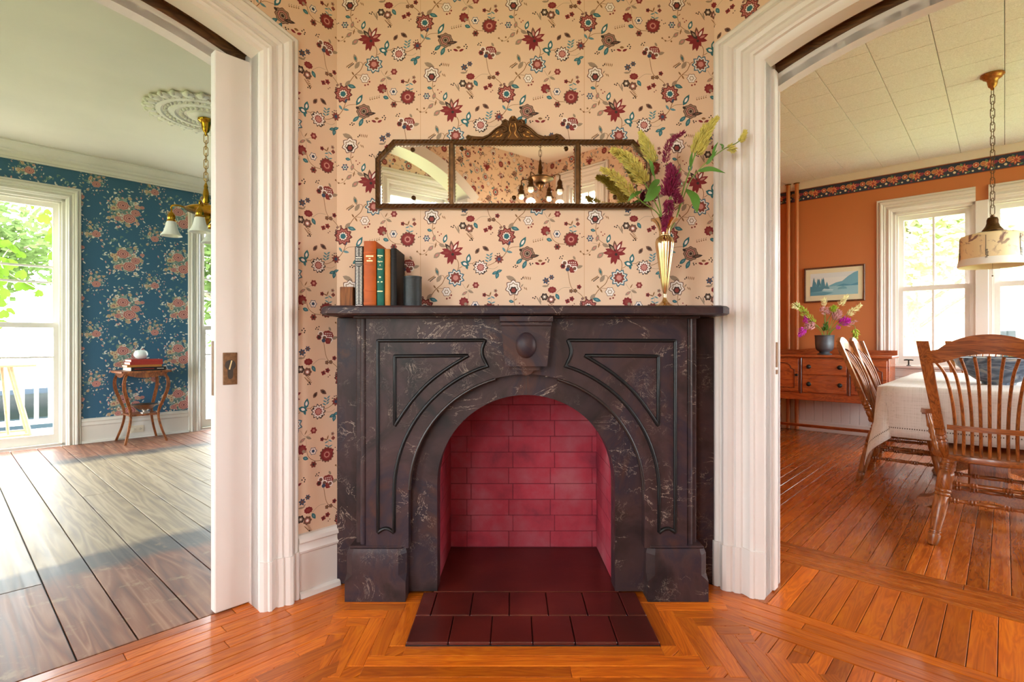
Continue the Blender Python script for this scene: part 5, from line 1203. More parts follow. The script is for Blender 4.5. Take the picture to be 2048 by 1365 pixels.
    if arms:
        for sg in (-1, 1):
            P = [(sg*.192, -.245, .655), (sg*.225, -.17, .645), (sg*.245, -.08, .64), (sg*.245, -.015, .632), (sg*.245, .012, .62)]
            mb = MB(); pp = spline(P, 4); vs = []; fs = []
            for i, p in enumerate(pp):
                w = .014+.016*min(1, i/10); vs += [p+Vector((-w, 0, -.011)), p+Vector((w, 0, -.011)), p+Vector((w*.9, 0, .011)), p+Vector((-w*.9, 0, .011))]
            k = len(pp)
            for i in range(k-1):
                for j in range(4): fs.append((i*4+j, i*4+(j+1) % 4, (i+1)*4+(j+1) % 4, (i+1)*4+j))
            fs += [(3, 2, 1, 0), tuple((k-1)*4+j for j in range(4))]
            ar = mb.add(vs, fs).obj('arm', 'chair_oak_x', e, None, 50)
            for y in (-.03, -.10):
                MB().turned((sg*.205, y-.0, S-.006), (sg*.243, y, .634), [(0, .009), (.1, .012), (.2, .015), (.28, .010), (.34, .016), (.42, .011), (.5, .0165), (.58, .011), (.64, .016), (.75, .014), (1, .009)], 10).obj('arm_spindle', 'chair_oak', ar, None, 50)
    return e
chair('oak spindle back armchair at the head of the table, near the hall', HM(1.385, -1.985, 0, -pi/2), True)
c2 = chair('oak side chair at the long side of the table, nearer the hall', HM(2.52, -1.52, 0, pi))
c3 = copy_tree(c2); c3['label'] = 'oak side chair at the long side of the table, nearer the sideboard'; c3.matrix_basis = HM(3.05, -1.50, 0, pi+.02)
c4 = copy_tree(c2); c4['label'] = 'oak chair at the far head of the table, in front of the window'; c4.matrix_basis = HM(3.75, -1.91, 0, pi/2+.05)

# table
TB0, TB1, TA0, TA1, TZ = 1.47, 3.40, -2.43, -1.51, .742
tb = empty('dining_table', HM((TB0+TB1)/2, (TA0+TA1)/2), label='oak pedestal dining table hidden under a linen cloth', cat='table')
hx, hy = (TB1-TB0)/2, (TA1-TA0)/2
def rr(hx, hy, r, n=6):
    o = []
    for cx, cy, a in ((hx-r, hy-r, 0), (-hx+r, hy-r, pi/2), (-hx+r, -hy+r, pi), (hx-r, -hy+r, 3*pi/2)): o += [(cx+r*cos(a+pi/2*i/n), cy+r*sin(a+pi/2*i/n)) for i in range(n+1)]
    return o
MB().prism(rr(hx, hy, .12), lambda u, v, d: (u, v, d), TZ-.034, TZ-.004).obj('table_top', 'chair_oak_x', tb, None, 30)
MB().prism(rr(hx-.1, hy-.1, .08), lambda u, v, d: (u, v, d), TZ-.10, TZ-.034).obj('apron', 'chair_oak_x', tb, None, 30)
for sx in (-1, 1):
    x = sx*(hx-.45)
    pd = MB().bbox(x-.07, x+.07, -.09, .09, .14, TZ-.1, .01).obj('pedestal', 'chair_oak', tb, None, 30)
    for sy in (-1, 1):
        pr_ = [(0, .16), (.10, .15), (.20, .11), (.27, .06), (.32, .05), (.34, .025), (.33, 0), (.28, 0), (.22, .03), (.12, .07), (0, .09)]
        MB().prism([(sy*u, v) for u, v in pr_], lambda u, v, d: (x+d, u, v), -.05, .05).obj('foot', 'chair_oak_x', pd, None, 30)
MB().bbox(-(hx-.51), hx-.51, -.035, .035, .16, .23, .006).obj('stretcher_beam', 'chair_oak_x', tb, None, 30)

# tablecloth, draped with corner folds
OV = .30; NU, NV = 66, 44; mb = MB(); vs = []
ur = [-hx-OV+(2*hx+2*OV)*i/NU for i in range(NU+1)]; vr = [-hy-OV+(2*hy+2*OV)*j/NV for j in range(NV+1)]
def drape(u, v, lift=0.0):
    du = max(0, abs(u)-hx); dv = max(0, abs(v)-hy); su = 1 if u > 0 else -1; sv = 1 if v > 0 else -1
    x = max(-hx, min(hx, u)); y = max(-hy, min(hy, v)); z = TZ
    cr_ = .10; ax, ay = hx-abs(x), hy-abs(y)
    if ax < cr_ and ay < cr_:                              # rounded table corner
        ddx, ddy = cr_-ax, cr_-ay; L = max(ddx, ddy); H_ = sqrt(ddx*ddx+ddy*ddy); k = L/H_ if H_ > 1e-6 else 1; x = su*(hx-cr_+ddx*k); y = sv*(hy-cr_+ddy*k)
    r = sqrt(du*du+dv*dv)
    if r > 0:
        a = atan2(dv, du); cor = sin(2*a) if (du > 0 and dv > 0) else 0
        wob = .014*sin(9*u+2)*(dv/OV)+.014*sin(11*v+1)*(du/OV)
        out = min(r, .02)+r*.07+r*.13*cor+wob+lift
        x += su*cos(a)*out; y += sv*sin(a)*out; z -= max(0, r-.015)*(1.0+.16*cor)*.97
        if du > 0 and dv > 0:                               # gather the corner into a fold
            g = .055*sin(4*a-pi/2)*min(1, r/OV); x += -su*sin(a)*g*.6; y += sv*cos(a)*g*.6
    else: z += .0016*sin(17*u)*sin(13*v)
    return (x, y, z)
vs = [drape(u, v) for u in ur for v in vr]; fs = [(i*(NV+1)+j, (i+1)*(NV+1)+j, (i+1)*(NV+1)+j+1, i*(NV+1)+j+1) for i in range(NU) for j in range(NV)]
tc = empty('tablecloth', HM((TB0+TB1)/2, (TA0+TA1)/2), label='oatmeal linen tablecloth with drawn thread hem, corner hanging low', cat='tablecloth')
co = mb.add(vs, fs).obj('cloth', 'linen', tc, None, 60, recalc=False)
sm = co.modifiers.new('s', 'SOLIDIFY'); sm.thickness = .002; sm.offset = 1
mb = MB(); ho = OV-.055                                    # drawn thread band
def band(fn, a, b, n):
    for i in range(n):
        if i % 2: continue
        t0, t1 = a+(b-a)*i/n, a+(b-a)*(i+1)/n; q = [fn(t0, 0), fn(t1, 0), fn(t1, .007), fn(t0, .007)]; mb.add(q, [(0, 1, 2, 3)])
U, V = hx+ho, hy+ho
for s in (-1, 1):
    band(lambda t, w: drape(s*(U+w), t, .0045), -V, V, 260); band(lambda t, w: drape(t, s*(V+w), .0045), -U, U, 480)
mb.obj('drawn_thread_hem', 'hemstitch', tc, None, 0, recalc=False, kind='stuff')

bw = empty('bowl', HM(2.05, -2.01, TZ+.004), label='wide grey blue glazed bowl in the middle of the linen cloth', cat='bowl')
MB().lathe([(.075, 0), (.078, .012), (.10, .022), (.15, .06), (.19, .105), (.212, .15), (.214, .155), (.208, .155), (.186, .11), (.14, .062), (.07, .03), (1e-5, .026)], 40).obj('body', 'bowl_glaze', bw, None, 50)
MB().lathe([(.2145, .1545), (.2165, .157), (.209, .1585), (.207, .1555)], 40, cap=False).obj('rim', 'pewter', bw, None, 50)

# sideboard
SB, SF = 4.33, 3.95; SA0, SA1 = -1.25, -.116; sc_ = (SA0+SA1)/2
sb = empty('sideboard', HM(SF, sc_, 0, -pi/2), label='reddish wood sideboard with two drawers between two doors under the lake print', cat='sideboard')
hw = (SA1-SA0)/2; dp = SB-SF
MB().bbox(-hw+.02, hw-.02, .012, dp, .39, .83, .004).obj('carcass', 'sideboard_x', sb, None, 30) if 'sideboard_x' in MATS else None
MB().bbox(-hw-.01, hw+.01, -.02, dp+.005, .83, .856, .006).obj('top', 'sideboard_x', sb, None, 30)
MB().prism([(-hw, .856), (-hw, .905), (-hw*.55, .905), (-hw*.42, .915), (-.1, .93), (.1, .93), (hw*.42, .915), (hw*.55, .905), (hw, .905), (hw, .856)], lambda u, v, d: (u, d, v), dp-.018, dp).obj('back_gallery', 'sideboard_x', sb, None, 30)
MB().bbox(-hw+.015, hw-.015, .002, .03, .385, .452, .004).obj('bottom_rail', 'sideboard_x', sb, None, 30)
for k, (z0, z1) in enumerate(((.655, .812), (.468, .640))):
    dr_ = MB().bbox(-.2, .2, -.004, .014, z0, z1, .004).obj('drawer', 'sideboard_x', sb, None, 30)
    for x in (-.14, .14):
        m = Matrix.Translation((x, -.004, (z0+z1)/2)) @ Matrix.Rotation(pi/2, 4, 'X'); MB().lathe([(.023, 0), (.021, .003), (.010, .005), (.008, .012), (.015, .018), (.016, .023), (.010, .028), (1e-5, .029)], 16, m).obj('knob', 'iron', dr_, None, 50)
for sg in (-1, 1):
    x0, x1 = sorted((sg*.235, sg*(hw-.035))); do = MB().bbox(x0, x1, -.004, .014, .468, .812, .004).obj('door', 'sideboard_x', sb, None, 30)
    xm = (x0+x1)/2; w2 = (x1-x0)/2-.04; pth = [(xm-w2, .51), (xm+w2, .51), (xm+w2, .70), (xm+w2*.7, .715)]+[(xm+w2*.7*cos(t), .715+.055*sin(t)) for t in [pi*i/10 for i in range(1, 10)]]+[(xm-w2*.7, .715), (xm-w2, .70)]
    MB().tube([(u, -.005, v) for u, v in pth], .005, 6, True).obj('panel_moulding', 'sideboard_dark', do, None, 50)
    m = Matrix.Translation((sg*.255, -.004, .645)) @ Matrix.Rotation(pi/2, 4, 'X'); MB().lathe([(.014, 0), (.012, .003), (.007, .006), (.013, .016), (.011, .022), (1e-5, .024)], 16, m).obj('knob', 'iron', do, None, 50)
    for x in (sg*.2175,): MB().bbox(x-.012, x+.012, -.006, .012, .452, .826, .004).obj('stile', 'sideboard_dark', sb, None, 30)
for x in (-hw+.04, hw-.04):
    for y in (.04, dp-.04): MB().turned((x, y, .39), (x, y, 0), [(0, .026), (.1, .028), (.2, .018), (.26, .024), (.3, .016), (.6, .024), (.75, .017), (.8, .026), (.92, .024), (1, .016)], 14).obj('leg', 'sideboard_wood', sb, None, 50)
MB().bbox(-hw+.04, hw-.04, .03, .05, .10, .13, .004).bbox(-hw+.04, hw-.04, .03, .05, .101, .129, .004).obj('stretcher', 'sideboard_x', sb, None, 30)

# framed lake print
pc = empty('framed_picture', HM(DB, -.673, 1.425, -pi/2), label='brown framed blue print of a misty mountain lake on the orange wall', cat='picture')
PWd, PHt = .577, .385; f3 = lambda u, v, h: (u, -h, v)
MB().sweep([(-PWd/2, 0), (-PWd/2, PHt), (PWd/2, PHt), (PWd/2, 0)], [(0, .004), (0, .018), (-.006, .022), (-.014, .02), (-.018, .014), (-.018, .004)], f3, 1.0, True).obj('frame', 'frame_wood', pc, None, 30)
MB().box(-PWd/2+.01, PWd/2-.01, -.010, -.004, .01, PHt-.01).obj('mat_board', 'mat_cream', pc, None, 0)
ix0, ix1, iz0, iz1 = -.226, .226, .075, .318; mb = MB(); rg = random.Random(3)
def sh(poly, c, l):
    q = clip_rect(poly, ix0, ix1, iz0, iz1)
    if q: mb.c = lin(c); mb.add([(u, -.0105-l*.0003, v) for u, v in q], [tuple(range(len(q)))])
W_, H_ = ix1-ix0, iz1-iz0; G = lambda u, v: (ix0+u*W_, iz0+v*H_)
sh([G(0, 0), G(1, 0), G(1, 1), G(0, 1)], '#d9dfe0', 0); sh([G(0, .78), G(1, .8), G(1, 1), G(0, 1)], '#cfd8dd', 1)
sh([G(.4, .42), G(.55, .55), G(.68, .6), G(.8, .8), G(.92, .95), G(1, 1), G(1, .35), G(.4, .35)], '#6fa7bf', 2)
sh([G(.0, .0), G(1, .0), G(1, .40), G(.6, .41), G(.4, .38), G(0, .4)], '#8fbccb', 3); sh([G(.55, .38), G(.7, .48), G(.85, .42), G(1, .5), G(1, .38)], '#4f8fae', 4)
for i in range(15):
    u = .02+.37*rg.random(); h = rg.uniform(.4, .85); sh([G(u-.05, .3), G(u+.05, .3), G(u+.012, h*.9), G(u, h), G(u-.012, h*.9)], rg.choice(['#4d86a0', '#3f7690', '#5d95ab']), 5+i*.1)
sh([G(0, .15), G(.25, .18), G(.42, .3), G(.4, .36), G(0, .42)], '#4b839b', 7); sh([G(.25, .22), G(.48, .2), G(.5, .25), G(.3, .3)], '#b7d2da', 8)
sh([G(.58, .24), G(.78, .25), G(.76, .33), G(.7, .38), G(.6, .31)], '#6ea2b8', 8); sh([G(0, 0), G(.3, 0), G(.5, .1), G(.3, .16), G(0, .15)], '#5b94ab', 8)
mb.obj('lake_print', 'printed_dark', pc, None, 0, recalc=False)

# heating pipes
for a in (-.231, -.319):
    pi_ = empty('heating_pipe', HM(4.378, a, .0), label='orange painted riser pipe '+('closest to the room corner' if a > -.3 else 'closest to the lake print')+' above the sideboard', cat='pipe', group='orange riser pipes')
    MB().tube([(0, 0, 0), (0, 0, 2.776)], .021, 16).obj('pipe', 'orange_paint', pi_, None, 60)
    MB().lathe([(.022, 2.765), (.033, 2.768), (.033, 2.774), (.022, 2.7755)], 20).obj('ceiling_flange', 'old_brass', pi_, None, 50)
    MB().lathe([(.022, .0), (.031, .001), (.031, .006), (.022, .012)], 20).obj('floor_flange', 'old_brass', pi_, None, 50)

# pewter vase with mixed stems
PV = H2W(4.10, -.655, .857)
pv = empty('vase', Matrix.Translation(PV), label='pewter footed beaker vase on the sideboard', cat='vase')
MB().lathe([(.068, 0), (.07, .006), (.06, .014), (.046, .022), (.05, .032), (.072, .046), (.083, .07), (.087, .12), (.089, .195), (.091, .20), (.087, .201), (.084, .12), (.078, .07), (.05, .048), (1e-5, .046)], 36).obj('body', 'pewter', pv, None, 50)
MB().lathe([(.091, .196), (.0935, .2), (.091, .204), (.088, .2)], 36, cap=False).obj('rim', 'pewter', pv, None, 50)
def D(x, y, dd=0.0): return px(1560+x*.2638, 520+y*.2638, PV.y-max(0, x-350)*.0005+dd)
big_plume = plume
def plume(path, rad, n, L, seed): return big_plume(path, rad*.72, int(n*.55), L*.62, seed)
GS = 'stems in the pewter vase'; b0 = PV+Vector((0, 0, .09))
def pstem(name, label, cat, pts, parts): stem(name, label, cat, [b0]+pts, .003, parts, GS)
rim = lambda x: D(x, 545)
pstem('snapdragon', 'yellow green snapdragon spike leaning left over the sideboard', 'flower', [rim(320), D(250, 470), D(170, 385)], [('spike', plume([D(262, 480), D(200, 420), D(160, 370), D(125, 335)], .05, 160, .045, 21), 'leaf_pale'), ('tip', plume([D(150, 365), D(120, 350), D(100, 345)], .04, 70, .05, 22), 'plume_cream')])
pstem('celosia', 'cream celosia tip standing in front of the picture frame, left of centre', 'flower', [rim(340), D(345, 440), D(335, 350)], [('tip', plume([D(336, 352), D(332, 320), D(340, 290)], .03, 60, .035, 23), 'plume_cream')])
pstem('celosia', 'cream celosia tip rising against the lower edge of the picture', 'flower', [rim(370), D(400, 450), D(445, 370)], [('tip', plume([D(455, 350), D(480, 310), D(508, 270)], .033, 90, .04, 24), 'plume_cream')])
pstem('celosia', 'cream green celosia spray pointing at the window', 'flower', [rim(380), D(440, 470), D(510, 410)], [('tip', plume([D(510, 420), D(560, 385), D(612, 340)], .035, 120, .04, 25), 'plume_cream')])
pstem('gomphrena', 'magenta bloom drooping low at the left of the pewter vase', 'flower', [rim(310), D(230, 500), D(175, 530)], [('bloom', plume([D(190, 520), D(165, 545), D(150, 580)], .05, 120, .035, 26), 'plume_magenta')])
pstem('gomphrena', 'magenta bloom between the yellow green spike and the vase', 'flower', [rim(320), D(260, 480), D(205, 450)], [('bloom', plume([D(190, 485), D(198, 455), D(190, 430)], .045, 100, .03, 27), 'plume_magenta')])
pstem('gomphrena', 'large magenta bloom at the right of the pewter vase', 'flower', [rim(390), D(430, 510), D(470, 470)], [('bloom', plume([D(455, 490), D(490, 465), D(525, 460)], .07, 200, .04, 28), 'plume_magenta'), ('bloom', plume([D(435, 530), D(440, 515), D(445, 505)], .03, 40, .03, 29), 'plume_magenta')])
pstem('dried_spray', 'dusty pink feathery spray in the middle of the bunch', 'flower', [rim(350), D(335, 440), D(340, 385)], [('spray', plume([D(305, 400), D(340, 380), D(375, 400)], .05, 110, .045, 30), 'plume_pink')])
pstem('dried_spray', 'dusty pink feathery spray beside the large magenta bloom', 'flower', [rim(370), D(415, 460), D(440, 410)], [('spray', plume([D(410, 460), D(430, 420), D(445, 390)], .06, 150, .05, 31), 'plume_pink')])
pstem('dried_spray', 'dusty pink feathery spray over the left rim of the vase', 'flower', [rim(320), D(270, 500), D(230, 500)], [('spray', plume([D(265, 510), D(230, 500), D(200, 500)], .055, 140, .05, 32), 'plume_pink')])
pstem('dried_spray', 'thin pink curl reaching right towards the chair backs', 'flower', [rim(385), D(450, 500), D(540, 465), D(580, 470)], [('spray', plume([D(500, 500), D(545, 480), D(580, 465)], .02, 60, .03, 33), 'plume_pink')])
pstem('leafy_stem', 'pale green leafy stem hanging down beside the chair back', 'stem', [rim(390), D(480, 490), D(560, 500), D(570, 540)], [('leaf', plume([D(565, 520), D(572, 560), D(570, 600)], .03, 60, .05, 34), 'leaf_pale')])
pstem('leafy_stem', 'green bud stem upright in the middle of the pewter vase', 'stem', [rim(350), D(355, 480), D(395, 400)], [('bud', plume([D(390, 400), D(405, 380), D(415, 355)], .05, 110, .05, 35), 'leaf_pale'), ('leaf', plume([D(340, 545), D(345, 520), D(350, 480)], .035, 70, .05, 36), 'leaf_green')])

# hanging lamp
LPB, LPA = 2.581, -1.976
la = empty('pendant_lamp', HM(LPB, LPA), label='hanging lamp with painted cream glass drum shade over the table', cat='lamp')
MB().lathe([(.062, 2.775), (.064, 2.765), (.052, 2.758), (.050, 2.75), (.042, 2.745), (.030, 2.735), (.027, 2.715), (.022, 2.695), (.012, 2.685), (.008, 2.67), (1e-5, 2.668)], 28).obj('canopy', 'bronze_gilt', la, None, 50)
def link(z, rot, L=.030, w=.0105, r=.0021, mat='bronze', parent=la, x=0, y=0):
    pts = [(w*cos(t)*1, 0, (L-w if sin(t) >= 0 else -(L-w))*.5+w*sin(t)) for t in [2*pi*(i+.5)/14 for i in range(14)]]
    m = Matrix.Translation((x, y, z)) @ Matrix.Rotation(rot, 4, 'Z'); MB().tube([m @ Vector(p) for p in pts], r, 6, True).obj('chain_link', mat, parent, None, 60)
z = 2.655; k = 0
while z > 1.845: link(z, (pi/2)*(k % 2)+.5, .054, .0125); z -= .046; k += 1
MB().lathe([(.006, 1.84), (.012, 1.836), (.012, 1.826), (.026, 1.82), (.031, 1.805), (.031, 1.785), (.037, 1.765), (.048, 1.748), (.055, 1.740), (.055, 1.733), (.083, 1.725), (.105, 1.716), (.107, 1.708), (.10, 1.706)], 32).obj('cap', 'bronze', la, None, 50)
sh_ = MB().lathe([(.1, .216), (.14, .214), (.164, .206), (.171, .192), (.173, .10), (.179, .012), (.182, .0), (.177, .0), (.171, .02), (.166, .19), (.140, .207), (.1, .21)], 48, cap=False).obj('shade', 'lamp_shade_glass', la, Matrix.Translation((0, 0, 1.497)), 50)
MB().lathe([(.1745, .05), (.1805, .004), (.183, .004), (.183, .0125), (.176, .052)], 48, cap=False).obj('shade_band', 'shade_glass_frost', sh_, Matrix.Translation((0, 0, -.0)), 50)
mb = MB(); rg = random.Random(8)
for s in range(6):
    a0 = s*pi/3+.35
    mb.box(-.0012, .0012, -.1755, -.1735, .03, .19, Matrix.Rotation(a0, 4, 'Z'))
    for i in range(9): mb.box(-.006, .006, -.178, -.175, .028+i*.008, .032+i*.008, Matrix.Rotation(a0+rg.uniform(.01, .05), 4, 'Z'))
mb.obj('painted_bars', 'print_black', sh_, None, 0, kind='stuff')
MB().tube([(.01, 0, 1.72), (.01, 0, 1.44)], .0012, 5).ball((.01, 0, 1.435), .005).obj('pull_chain', 'bronze', la, None, 50)

# sash handle on the window stool
sh2 = empty('window_crank', HM(4.36, -1.335, .757), label='small black T handle standing on the window stool', cat='handle')
MB().lathe([(.018, 0), (.018, .004), (.007, .008), (.006, .05)], 12).obj('post', 'iron', sh2, None, 50)
MB().tube([(0, -.038, .053), (0, -.02, .056), (0, .02, .056), (0, .038, .053)], [.006, .0075, .0075, .006], 8).obj('grip', 'iron', sh2, None, 60)
# ---------------------------------------------------------------- parlour
ps = empty('plant_stand', HM(-.787, 4.335), label='small walnut stand with S curved legs against the blue wall', cat='table')
sq = []
for i in range(4):
    a = pi/2*i
    for t in (-1, -.6, -.2, .2, .6): sq.append((.235*cos(a)-(t*.215+.02)*sin(a) if 0 else (.225+.014*cos(t*pi/1.2))*cos(a)-t*.205*sin(a), (.225+.014*cos(t*pi/1.2))*sin(a)+t*.205*cos(a)))
MB().prism(sq, lambda u, v, d: (u, v, d), .690, .708).obj('top', 'stand_wood', ps, None, 30)
for s, ax in ((1, 0), (-1, 0), (1, 1), (-1, 1)):
    pr_ = [(-.19, .690), (.19, .690), (.15, .665), (.08, .645), (0, .638), (-.08, .645), (-.15, .665)]
    MB().prism(pr_, (lambda u, v, d: (u, s*.175+d, v)) if ax == 0 else (lambda u, v, d: (s*.175+d, u, v)), -.008, .008).obj('apron', 'stand_wood', ps, None, 30)
for sx in (-1, 1):
    for sy in (-1, 1):
        P = [(.15, .70), (.185, .62), (.185, .53), (.155, .42), (.125, .32), (.120, .24), (.140, .13), (.178, .0)]
        pp = spline([(u, v, 0) for u, v in P], 6); vs = []; fs = []; n = len(pp)
        for i, p in enumerate(pp):
            w = .016+.009*sin(pi*min(1, i/n*1.6)); x, z = p.x, p.y; k = x/.178
            for du, dv in ((-.5, -.5), (.5, -.5), (.5, .5), (-.5, .5)): vs.append((sx*(x*.97+du*w*1.2), sy*(x*1.06+dv*.022), z))
        for i in range(n-1):
            for j in range(4): fs.append((i*4+j, i*4+(j+1) % 4, (i+1)*4+(j+1) % 4, (i+1)*4+j))
        fs += [(3, 2, 1, 0), tuple((n-1)*4+j for j in range(4))]
        MB().add(vs, fs).obj('leg', 'stand_wood', ps, None, 40)
MB().bbox(-.13, .13, -.13, .13, .262, .278, .003).obj('lower_shelf', 'stand_wood', ps, None, 30)
def flatbook(z, t, w, d, mat, label, rot, off=(0, 0)):
    e = empty('book', HM(-.787+off[0], 4.30+off[1], z, rot), label=label, cat='book', group='books stacked on the plant stand')
    MB().bbox(-w/2+.004, w/2-.004, -d/2+.006, d/2-.004, .003, t-.003, .001).obj('pages', 'paper', e, None, 0)
    MB().bbox(-w/2, w/2, -d/2, d/2, 0, .003, .001).obj('back_cover', mat, e, None, 30); MB().bbox(-w/2, w/2, -d/2, d/2, t-.003, t, .001).obj('front_cover', mat, e, None, 30)
    sp = MB().bbox(-w/2, w/2, -d/2-.004, -d/2+.002, 0, t, .001).obj('spine', mat, e, None, 30); return e, sp
b1, s1 = flatbook(.709, .034, .30, .22, 'print_black', 'black book with pale lettering at the bottom of the stack', .10, (.02, .0))
marks(.17, .010, .017, -.1142, 'cloth_red', s1, 11, -.04); marks(.06, .009, .017, -.1142, 'board_white', s1, 12, .10)
MB().tube(spline([(.13, -.10, .036), (.152, -.112, .034), (.158, -.118, .015), (.166, -.118, .002)], 5), .003, 6, False, .3).obj('ribbon', 'board_white', b1, None, 60)
MB().box(-.152, -.149, -.105, .105, .001, .033).obj('page_edge', 'paper', b1, None, 0)
b2, s2 = flatbook(.7435, .022, .29, .21, 'cloth_tan', 'thin tan book between the black and the red ones', .02, (-.005, .0))
b3, s3 = flatbook(.766, .027, .28, .20, 'cloth_red', 'red book lying on the tan one in the stack', .05, (.01, .0))
b4, s4 = flatbook(.7935, .025, .27, .195, 'cloth_red', 'faded red book on top of the stack, under the ceramic fruit', .07, (.012, .0))
ap = empty('ceramic_apple', HM(-.80, 4.30, .8185), label='white ceramic fruit with a curled stem on the red book', cat='ornament')
MB().lathe([(1e-5, .004), (.02, .0), (.042, .012), (.054, .036), (.056, .052), (.048, .078), (.03, .092), (.012, .093), (1e-5, .086)], 28, Matrix.Diagonal((1.1, 1.1, 1, 1))).obj('body', 'ceramic', ap, None, 60)
MB().tube(spline([(0, 0, .085), (.004, 0, .105), (.02, 0, .118), (.034, 0, .122)], 5), .0045, 8).obj('stem', 'ceramic', ap, None, 60)
sbw = empty('silver_bowl', HM(-.76, 4.32, .279), label='tarnished silver footed bowl on the lower shelf of the stand', cat='bowl')
MB().lathe([(.04, 0), (.04, .006), (.022, .014), (.022, .022), (.05, .034), (.085, .06), (.105, .085), (.11, .088), (.104, .088), (.082, .064), (.045, .04), (1e-5, .036)], 32, None, 8, .03).obj('body', 'silver', sbw, None, 50)
for s in (-1, 1): MB().tube(spline([(s*.09, 0, .068), (s*.115, 0, .075), (s*.122, 0, .09), (s*.11, 0, .094)], 5), .004, 7).obj('handle', 'silver', sbw, None, 60)
ou = empty('wall_outlet', HM(-.773, PA-.0188, .09), label='ivory double outlet mounted sideways in the baseboard', cat='outlet')
MB().bbox(-.058, .058, -.006, 0, -.036, .036, .003).obj('plate', 'outlet_plastic', ou, None, 30)
for x in (-.026, .026):
    so = MB().bbox(x-.017, x+.017, -.0085, -.005, -.014, .014, .003).obj('socket', 'outlet_plastic', ou, None, 30)
    for dz in (-.006, .006): MB().box(x-.006, x+.004, -.0092, -.0084, dz-.0012, dz+.0012).obj('slot', 'dark_slot', so, None, 0)
    MB().ball((x+.009, -.0086, 0), .0025).obj('earth_hole', 'dark_slot', so, None, 60)

# ceiling rosette and chandeliers
CB, CA = -.747, 2.583
me_ = empty('ceiling_rosette', HM(CB, CA, CEIL), label='round cream plaster rosette with leaf edge above the brass chandelier', cat='rosette')
MB().lathe([(.38, 0), (.38, -.012), (.365, -.018), (.34, -.016), (.33, -.03), (.30, -.034), (.29, -.02), (.25, -.018), (.24, -.032), (.21, -.036), (.20, -.022), (.13, -.022), (.12, -.036), (.09, -.044), (1e-5, -.046)], 64).obj('disc', 'rosette_plaster', me_, None, 30)
lm = None
for i in range(26):
    m = Matrix.Rotation(2*pi*i/26, 4, 'Z') @ Matrix.Translation((.365, 0, -.012))
    if lm is None:
        o = MB().ball((.0, 0, -.004), .05, .042, .018, 8, 6).ball((.035, 0, -.006), .022, .02, .02, 6, 5).obj('leaf', 'rosette_plaster', me_, m, 60); lm = o.data
    else: o = bpy.data.objects.new('leaf', lm); COL.objects.link(o); o.parent = me_; o.matrix_basis = m
lm = None
for ring, n, r in ((.27, 40, .015), (.165, 28, .018), (.345, 48, .012)):
    for i in range(n):
        m = Matrix.Rotation(2*pi*i/n, 4, 'Z') @ Matrix.Translation((ring, 0, -.028)) @ Matrix.Scale(r/.015, 4)
        if lm is None: o = MB().ball((0, 0, 0), .015, .012, .012, 6, 5).obj('bead', 'rosette_plaster', me_, m, 60); lm = o.data
        else: o = bpy.data.objects.new('bead', lm); COL.objects.link(o); o.parent = me_; o.matrix_basis = m
def chandelier(mtx, label, m, arms, drop, shades, ph, zc):
    e = empty('chandelier', mtx, label=label, cat='chandelier')
    MB().lathe([(.058, zc), (.058, zc-.012), (.05, zc-.02), (.045, zc-.022), (.034, zc-.04), (.03, zc-.07), (.022, zc-.095), (.010, zc-.105), (.008, zc-.13), (1e-5, zc-.132)], 28).obj('canopy', m, e, None, 50)
    z = zc-.15; k = 0; zp = zc-drop
    while z > zp+.19: link(z, (pi/2)*(k % 2), .06, .015, .0028, m, e); z -= .05; k += 1
    MB().lathe([(.006, zp+.2), (.012, zp+.185), (.016, zp+.17), (.013, zp+.16), (.020, zp+.13), (.026, zp+.06), (.018, zp+.04), (.03, zp+.02)], 20).obj('stem', m, e, None, 50)
    MB().lathe([(.03, zp+.025), (.06, zp+.02), (.115, zp+.008), (.145, zp-.008), (.148, zp-.018), (.13, zp-.03), (.09, zp-.048), (.05, zp-.058), (.055, zp-.066), (.05, zp-.085), (.03, zp-.115), (.012, zp-.13), (.014, zp-.142), (1e-5, zp-.155)], 36).obj('pan', m, e, None, 50)
    for i in range(arms):
        a = 2*pi*i/arms+ph; R = Matrix.Rotation(a, 4, 'Z'); ar = MB().tube([R @ Vector(p) for p in spline([(.12, 0, zp-.015), (.17, 0, zp+.004), (.215, 0, zp+.008), (.235, 0, zp-.004), (.235, 0, zp-.02)], 5)], .007, 8).obj('arm', m, e, None, 60)
        c = R @ Vector((.235, 0, zp))
        MB().lathe([(.006, -.02), (.007, -.045), (.016, -.055), (.026, -.07), (.029, -.09), (.026, -.105), (.033, -.112), (.034, -.12), (.03, -.122)], 20, Matrix.Translation(c)).obj('socket', m, ar, None, 50)
        if shades: MB().lathe([(.028, -.115), (.036, -.135), (.044, -.17), (.055, -.205), (.07, -.225), (.075, -.232), (.07, -.229), (.05, -.20), (.04, -.165), (.03, -.125)], 30, Matrix.Translation(c), 10, .025, cap=False).obj('glass_shade', 'shade_glass_frost', ar, None, 50)
        else:
            MB().lathe([(.028, -.115), (.032, -.13), (.040, -.15), (.05, -.165), (.048, -.163), (.036, -.145), (.026, -.12)], 24, Matrix.Translation(c), cap=False).obj('bell_cup', m, ar, None, 50)
            MB().lathe([(.022, -.14), (.026, -.165), (.030, -.185), (.026, -.2), (.014, -.21), (1e-5, -.212)], 20, Matrix.Translation(c), cap=False).obj('added_glow_bulb', 'added_glow', ar, None, 50)  # glowing bulb added under each cup
            bl = bpy.data.lights.new('hall_fill_light', 'POINT'); bl.energy = 1.5; bl.color = (1, .80, .55); bl.shadow_soft_size = .04  # fill lamp added to brighten the back hall in the mirror
            bo_ = bpy.data.objects.new('hall_fill_light', bl); COL.objects.link(bo_); bo_.parent = e; bo_.location = c+Vector((0, 0, -.32))
    return e
